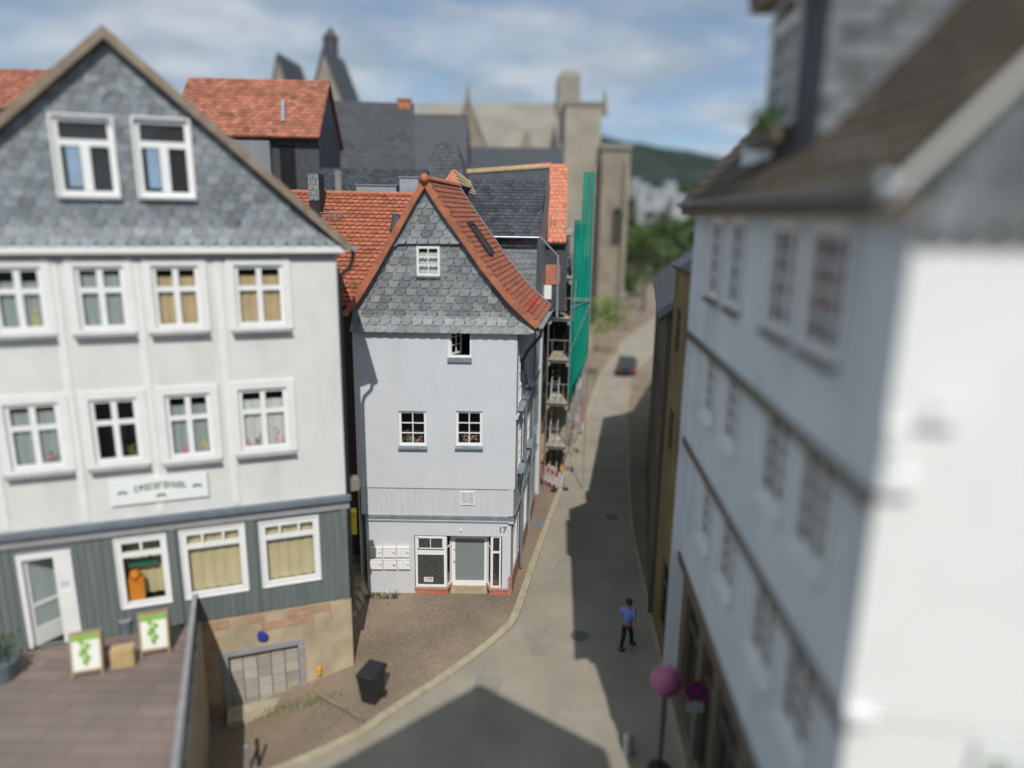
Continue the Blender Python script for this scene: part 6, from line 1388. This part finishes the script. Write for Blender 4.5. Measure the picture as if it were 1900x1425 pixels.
for x0, x1, y0, y1 in ((1134, 1152, 395, 455),):
    mb = MB(); Yq = 87.95 if x0 > 1120 else 90.95; p0, p1 = at(x0, y1, Yq), at(x1, y0, Yq); f = Fr((p0.x, Yq), 0); W_ = p1.x-p0.x
    mb.box(f, -.15, 0, p0.z, p1.z, -.1, .12); mb.box(f, W_, W_+.15, p0.z, p1.z, -.1, .12); mb.box(f, W_/2-.06, W_/2+.06, p0.z, p1.z, -.1, .08)
    for k in range(8):
        a0, a1 = math.pi*k/8, math.pi*(k+1)/8; P_ = lambda a, r: (W_/2+math.cos(a)*r, p1.z+math.sin(a)*r*1.3)
        mb.hexa([f.P(*P_(a0, W_/2), -.1), f.P(*P_(a1, W_/2), -.1), f.P(*P_(a1, W_/2+.15), -.1), f.P(*P_(a0, W_/2+.15), -.1), f.P(*P_(a0, W_/2), .12), f.P(*P_(a1, W_/2), .12), f.P(*P_(a1, W_/2+.15), .12), f.P(*P_(a0, W_/2+.15), .12)])
    wo_ = mb.build('window', M['churchp'], CHU); mb = MB(); mb.face([f.P(0, p0.z, .04), f.P(W_, p0.z, .04), f.P(W_, p1.z, .04), f.P(W_/2, p1.z+W_*.6, .04), f.P(0, p1.z, .04)]); mb.build('pane', M['room'], wo_)
# town hall gables at the left
TH = empty('steep_gabled_hall', at(600, 200, 85), 'pair of steep stone gables with dark slate roofs and a small roof turret', 'hall')
bd = V((math.cos(R(88)), math.sin(R(88)), 0))
for (l, r, a_, Y, nm) in (((498, 200), (548, 200), (515, 104), 88, 1), ((572, 205), (644, 200), (600, 92), 80, 2)):
    l_, r_, ap_ = at(*l, Y), at(*r, Y), at(*a_, Y); r_.z = l_.z = min(l_.z, r_.z)
    pl2 = [V((l_.x, Y, 0)), V((r_.x, Y, 0)), r_, ap_, l_]; mb = MB(); mb.prism(pl2, [p+bd*8 for p in pl2]); mb.build('gable_wall', M['churchp'], TH)
    mb = MB()
    for e in (l_, r_): mb.hexa([e+V((0, -.2, -.2)), ap_+V((0, -.2, -.2)), ap_+bd*8.3, e+bd*8.3, e+V((0, -.2, .4)), ap_+V((0, -.2, .4)), ap_+bd*8.3+Z3*.5, e+bd*8.3+Z3*.5])
    mb.build('roof', M['slated'], TH)
p = at(613, 108, 86); mb = MB(); top_ = at(613, 72, 86); mb.tube([p-Z3*1.5, top_], .85, 8); mb.build('turret', M['slated'], TH); mb = MB(); mb.tube([top_, at(613, 50, 86)], 1.0, 8, r2=.05); mb.build('turret_cap', M['slated'], TH)

# ================================================================== trees, garden, far town
def tree(x, yb_, Y, yt, wpx, lab, m='leaf', n=1500, bright=1.0, name='tree', sh=1.0):
    base = at(x, yb_, Y); base.z = max(0, base.z) if Y < 140 else base.z; base.z = 0 if Y < 140 else -4
    tp = at(x, yt, Y); hgt = tp.z-base.z; rad = wpx/2/FPX*Y; o = empty(name, base, lab, 'tree' if name == 'tree' else 'shrub')
    rr = random.Random(int(x*7+Y)); cz = base.z+hgt-min(rad*sh, hgt*.42); ch = min(rad*sh, hgt*.42)
    if name == 'tree':
        mb = MB(); mb.tube([base, base+V((.1, 0, hgt*.35)), V((base.x+.05, base.y, cz))], rad*.10, 8, r2=rad*.04)
        for k in range(7): a = rr.uniform(0, 6.28); st = V((base.x, base.y, base.z+hgt*rr.uniform(.3, .55))); mb.tube([st, st+V((math.cos(a)*rad*.7, math.sin(a)*rad*.7, ch*.7))], rad*.035, 5, r2=rad*.01)
        mb.build('trunk', M['bark'], o)
    mb = MB(); cl = [(rr.uniform(-.75, .75), rr.uniform(-.75, .75), rr.uniform(-.75, .8), rr.uniform(.25, .5)) for _ in range(22)]
    for k in range(n):
        c = rr.choice(cl); d = V((rr.gauss(0, 1), rr.gauss(0, 1), rr.gauss(0, 1))).normalized()*c[3]*rr.uniform(.5, 1.05)
        p = V((base.x+(c[0]+d.x)*rad*.85, base.y+(c[1]+d.y)*rad*.85, cz+(c[2]+d.z)*ch*.85)); s_ = rad*rr.uniform(.035, .085)
        if p.z < base.z: continue
        a = V((rr.gauss(0, 1), rr.gauss(0, 1), rr.gauss(0, 1))).normalized(); b = a.cross(V((rr.gauss(0, 1), rr.gauss(0, 1), 1))).normalized()
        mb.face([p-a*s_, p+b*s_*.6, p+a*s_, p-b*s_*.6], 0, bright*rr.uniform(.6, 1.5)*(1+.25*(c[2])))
    mb.build('crown' if name == 'tree' else 'foliage', M[m], o)
tree(1150, 560, 92, 488, 85, 'round dark green tree at the bend of the street', sh=.8)
tree(1195, 540, 105, 395, 70, 'tall dark tree behind the round tree near the slate-roofed houses', sh=1.6)
tree(1182, 470, 150, 415, 50, 'light green tree beyond the church choir', 'leafl')
tree(1215, 440, 170, 385, 60, 'dark tree in the valley just left of the right-hand roofs')
tree(1116, 645, 58, 545, 62, 'light green bush spilling over the garden beside the far pavement', 'leafl', 1300, 1.2, 'bush', 1.4)
tree(1140, 610, 70, 548, 60, 'green bush behind the light bush next to the far wall', 'leafl', 1000, .8, 'bush')
tree(1100, 655, 54, 600, 22, 'small bright green bush beside the white rendered house end', 'leafl', 500, 1.5, 'bush', 1)
tree(1180, 560, 85, 520, 40, 'low dark bush by the bend in front of the tall tree', 'leaf', 700, 1, 'bush')
mb = MB(); pa, pb = gz(1098, 650), gz(1165, 575); U_ = (pb-pa).normalized(); n2_ = V((-U_.y, U_.x, 0))
L_ = (pb-pa).length
for k in range(26):
    a, b = pa+U_*(L_*k/26), pa+U_*(L_*(k+.97)/26); mb.hexa([a, b, b+n2_*.5, a+n2_*.5, a+Z3*2.2, b+Z3*2.2, b+n2_*.5+Z3*2.2, a+n2_*.5+Z3*2.2], 0, random.uniform(.8, 1.2))
mb.build('garden_wall', M['stone'], origin=pa, label='brownish stone garden wall curving with the far end of the street', cat='wall')
for i, (x, y, wd, hh, Y, lab) in enumerate(((1195, 362, 26, 22, 420, 'white block in the valley town, tallest and nearest the hill foot'), (1222, 368, 30, 14, 400, 'wide low white house in the valley town right of the tall block'), (1205, 398, 44, 14, 330, 'long pale hall in the valley town below the white blocks'), (1180, 345, 18, 12, 520, 'small pale house highest on the far hill foot'), (1245, 352, 22, 14, 480, 'pale grey house in the valley town close to the right-hand roofs'), (1262, 378, 30, 14, 380, 'grey house in the valley town partly behind the right-hand roof'))):
    p0 = at(x-wd/2, y+hh/2, Y); p1 = at(x+wd/2, y-hh/2, Y); f = Fr((p0.x, Y), 0); o = empty('far_house', V(((p0.x+p1.x)/2, Y, p0.z-6)), lab, 'house', 'houses in the valley town')
    mb = MB(); mb.box(f, 0, p1.x-p0.x, p0.z-6, p1.z, -10, 0); mb.build('wall', M['farwhite'], o)
    mb = MB(); W_ = p1.x-p0.x; zt = p1.z; mb.prism([f.P(-.5, zt, .5), f.P(W_+.5, zt, .5), f.P(W_+.5, zt+2.5, -5)] , [f.P(-.5, zt, .5)+V((0, 0, .3)), f.P(W_+.5, zt, .5)+V((0, 0, .3)), f.P(W_+.5, zt+2.8, -5)]) if False else mb.hexa([f.P(-.5, zt, .5), f.P(W_+.5, zt, .5), f.P(W_+.5, zt, -10.5), f.P(-.5, zt, -10.5), f.P(1, zt+3, -4), f.P(W_-1, zt+3, -4), f.P(W_-1, zt+3, -6), f.P(1, zt+3, -6)]); mb.build('roof', M['bgrey2'], o)
# sloping far side of the valley with its trees (one far mass)
vy = [(480, 150), (455, 190), (430, 240), (410, 300), (390, 400), (365, 520), (345, 640), (325, 800)]
mb = MB(); vx = [700, 900, 1050, 1150, 1200, 1250, 1320, 1450, 1700]
g_ = [[at(x, y+25, Y)-Z3*4 for x in vx] for y, Y in vy]
for a_, b_ in zip(g_, g_[1:]):
    for k in range(len(vx)-1): mb.face([a_[k], a_[k+1], b_[k+1], b_[k]])
mb.build('hillside', M['earth'], kind='structure')
mb = MB(); rv = random.Random(9)
for k in range(5200):
    t = rv.random()**.8*(len(vy)-1.001); i_ = int(t); f = t-i_; y = vy[i_][0]*(1-f)+vy[i_+1][0]*f+25; Y = vy[i_][1]*(1-f)+vy[i_+1][1]*f
    if mnoise.noise(V((k*.0, y*.12, rv.random()*.01))) > .25: continue
    x = rv.uniform(1100, 1420); p = at(x, y, Y); s_ = Y*rv.uniform(.003, .009); p.z += rv.uniform(-2, 3); a = V((rv.gauss(0, 1), rv.gauss(0, 1), rv.gauss(0, 1))).normalized(); b = a.cross(V((rv.gauss(0, 1), 0, 1))).normalized(); mb.face([p-a*s_, p+b*s_, p+a*s_, p-b*s_], 0, rv.uniform(.5, 1.5))
mb.build('valley_woods', M['leaf'], kind='stuff', label='belt of dark trees filling the valley below the hill')

# ================================================================== street life
# parked car far down the street
cp = gz(1160, 700); o = empty('parked_car', cp, 'dark car with red tail lights parked in the shaded street', 'car')
ca = R(78); cu = V((math.cos(ca), math.sin(ca), 0)); cf = Fr3(cp, cu, Z3, V((cu.y, -cu.x, 0)))
def cpoly(pts, w0, w1, nm, m, par=o, tap=0): mb = MB(); mb.prism([cf.P(u, z, w0+(tap if z > .9 else 0)) for u, z in pts], [cf.P(u, z, w1-(tap if z > .9 else 0)) for u, z in pts]); return mb.build(nm, M[m], par)
body = cpoly([(0, .3), (4.2, .3), (4.2, .75), (3.9, .85), (3.1, .92), (.15, .95), (0, .8)], -.85, .85, 'body', 'carp')
cpoly([(.2, .95), (3.0, .92), (2.3, 1.42), (.75, 1.45)], -.8, .8, 'cabin', 'glassd', tap=.08); cpoly([(.75, 1.45), (2.3, 1.42), (2.2, 1.48), (.85, 1.5)], -.72, .72, 'roof', 'carp')
for u in (.8, 3.4):
    for w_ in (-.86, .68): mb = MB(); mb.tube([cf.P(u, .31, w_), cf.P(u, .31, w_+.18)], .31, 14); wl = mb.build('wheel', M['black'], o)
for w_ in (-.8, .55): mb = MB(); mb.box(cf, -.02, .04, .62, .8, w_, w_+.25); mb.build('tail_light', M['red'], o)
# no-stopping sign, pink flower ball, pole
sp_ = gz(1292, 1402); q = at(1292, 1280, sp_.y+0.0); q = at(1292, 1280, 15.6); o = empty('no_stopping_sign', V((q.x, 15.6, 0)), 'round blue and red no-stopping sign on a grey pole at the kerb', 'sign')
mb = MB(); mb.tube([V((q.x, 15.62, 0)), V((q.x, 15.62, q.z+.25))], .03, 8); mb.build('pole', M['steel'], o)
sf = Fr3(V((q.x, 15.58, q.z)), V((1, 0, 0)), Z3, V((0, -1, 0)))
def disc(f, r, w0, w1, n=24, mi=0, mb=None): mb = mb or MB(); a = [f.P(math.cos(2*math.pi*k/n)*r, math.sin(2*math.pi*k/n)*r, w0) for k in range(n)]; b = [f.P(math.cos(2*math.pi*k/n)*r, math.sin(2*math.pi*k/n)*r, w1) for k in range(n)]; mb.prism(a, b, mi); return mb
disc(sf, .30, 0, .01).build('disc', M['red'], o); disc(sf, .245, .01, .013).build('blue_field', M['blue'], o)
mb = MB()
for a in (R(45), R(-45)): f5 = Fr3(sf.o, V((math.cos(a), 0, math.sin(a))), V((-math.sin(a), 0, math.cos(a))), V((0, -1, 0))); mb.box(f5, -.25, .25, -.022, .022, .013, .016+.001*(a > 0))
mb.build('red_cross', M['red'], o)
mb = MB(); mb.box(sf, -.21, .21, -.62, -.36, 0, .01); pl5 = mb.build('supplementary_plate', M['bgrey'], o); mb = MB(); mb.box(sf, -.15, .12, -.5, -.48, .01, .013); mb.face([sf.P(.10, -.53, .0125), sf.P(.17, -.49, .0125), sf.P(.10, -.45, .0125)]); mb.build('arrow', M['black'], pl5)
q = at(1236, 1264, 15.0); o = empty('flower_ball', V((q.x, 15, 0)), 'round ball of pink flowers on a post beside the no-stopping sign', 'flowers')
mb = MB(); mb.tube([V((q.x, 15, 0)), V((q.x, 15, q.z))], .05, 8); mb.tube([V((q.x, 15, 0)), V((q.x, 15, .5))], .25, 12, r2=.3); mb.build('post', M['black'], o)
mb = MB()
for k in range(1200): d = V((random.gauss(0, 1), random.gauss(0, 1), random.gauss(0, 1))).normalized(); p = q+d*.36*random.uniform(.75, 1.02); s_ = .04; a = d.cross(V((random.random(), random.random(), 1))).normalized(); b = a.cross(d).normalized(); mb.face([p-a*s_, p-b*s_, p+a*s_+d*.02, p+b*s_], 0, random.uniform(.7, 1.4))
mb.ball(q, .27, 0, .5, 12); mb.build('blossoms', M['pink'], o)
# dark cafe parasol? -> dark delivery bicycle rack omitted; stone bollards and a low planter at the right kerb
for (x, y, lab) in ((1165, 1398, 'pale stone bollard at the right kerb in the sun'), ):
    p = gz(x, y); mb = MB(); mb.tube([p, p+Z3*.5], .14, 10); mb.ball(p+Z3*.5, .14, 0, 1, 10); mb.build('bollard', M['farwhite'], origin=p, label=lab, cat='bollard')
# pedestrian
pf = gz(1162, 1203); hd = R(60)
po = empty('person', pf, 'person walking away up the shaded street in blue shirt and dark trousers', 'person')
F_ = V((math.cos(hd), math.sin(hd), 0)); S_ = V((F_.y, -F_.x, 0))
def J(f, s, z): return pf+F_*f+S_*s+Z3*z
def skinned(name, nodes, edges, m, parent, sub=1, root=0):
    me = bpy.data.meshes.new(name); off = OFF[parent]; me.from_pydata([n[0]-off for n in nodes], edges, []); me.materials.append(M[m])
    ob = bpy.data.objects.new(name, me); COL.objects.link(ob); md = ob.modifiers.new('skin', 'SKIN'); sb = ob.modifiers.new('sub', 'SUBSURF'); sb.levels = sb.render_levels = sub
    me.skin_vertices or me.attributes
    if not me.skin_vertices: 
        import bmesh; bm = bmesh.new(); bm.from_mesh(me); bm.verts.layers.skin.verify(); bm.to_mesh(me); bm.free()
    for i, n in enumerate(nodes): r = n[1]; me.skin_vertices[0].data[i].radius = r if isinstance(r, tuple) else (r, r)
    me.skin_vertices[0].data[root].use_root = True
    dg = bpy.context.evaluated_depsgraph_get(); nm = bpy.data.meshes.new_from_object(ob.evaluated_get(dg)); bpy.data.objects.remove(ob)
    o2 = bpy.data.objects.new(name, nm); nm.polygons.foreach_set('use_smooth', [True]*len(nm.polygons)); COL.objects.link(o2); o2.parent = parent; OFF[o2] = off; return o2
arm = lambda s, sw: [(J(0, s*.19, 1.44), .055), (J(-.05+sw*.3, s*.25, 1.16), .043), (J(sw, s*.24, .93), .03), (J(sw+.03, s*.235, .84), .035)]
nodes = [(J(0, 0, .95), (.10, .08)), (J(0, 0, 1.2), (.10, .08)), (J(0, 0, 1.42), (.11, .07)), (J(.02, 0, 1.52), .05), (J(.04, 0, 1.62), .085), (J(.04, 0, 1.72), .08)]
ed = [(0, 1), (1, 2), (2, 3), (3, 4), (4, 5)]
for s, sw in ((-1, .18), (1, -.16)):
    i0 = len(nodes); nodes += arm(s, sw); ed += [(2, i0), (i0, i0+1), (i0+1, i0+2), (i0+2, i0+3)]
for s, st in ((-1, -.28), (1, .25)):
    i0 = len(nodes); nodes += [(J(0, s*.09, .86), .085), (J(st*.45+.04, s*.09, .48), .06), (J(st, s*.09, .09), .045), (J(st+.16, s*.1, .05), .04)]; ed += [(0, i0), (i0, i0+1), (i0+1, i0+2), (i0+2, i0+3)]
skinned('body', nodes, ed, 'skin', po)
skinned('shirt', [(J(0, 0, .88), (.20, .17)), (J(0, 0, 1.15), (.19, .17)), (J(0.01, 0, 1.43), (.20, .16)), (J(0, -.2, 1.43), .085), (J(0, .2, 1.43), .085), (J(.0, -.26, 1.2), .06), (J(-.07, .26, 1.2), .06)], [(0, 1), (1, 2), (2, 3), (2, 4), (3, 5), (4, 6)], 'shirt', po)
skinned('trousers', [(J(0, 0, .95), (.15, .11)), (J(0, -.09, .84), .10), (J(-.09, -.09, .48), .078), (J(-.27, -.09, .12), .062), (J(0, .09, .84), .10), (J(.15, .09, .48), .078), (J(.24, .09, .12), .062)], [(0, 1), (1, 2), (2, 3), (0, 4), (4, 5), (5, 6)], 'trousers', po)
mb = MB(); mb.ball(J(.01, 0, 1.70), .115, 0, 1, 12, (1, 1, 1.05)); mb.build('hair', M['hair'], po, smooth=True)
for s, st in ((-1, -.28), (1, .25)): mb = MB(); mb.ball(J(st+.08, s*.09, .05), .1, 0, 1, 10, (1.2, 1, .5)); mb.build('shoe', M['black'], po, smooth=True)
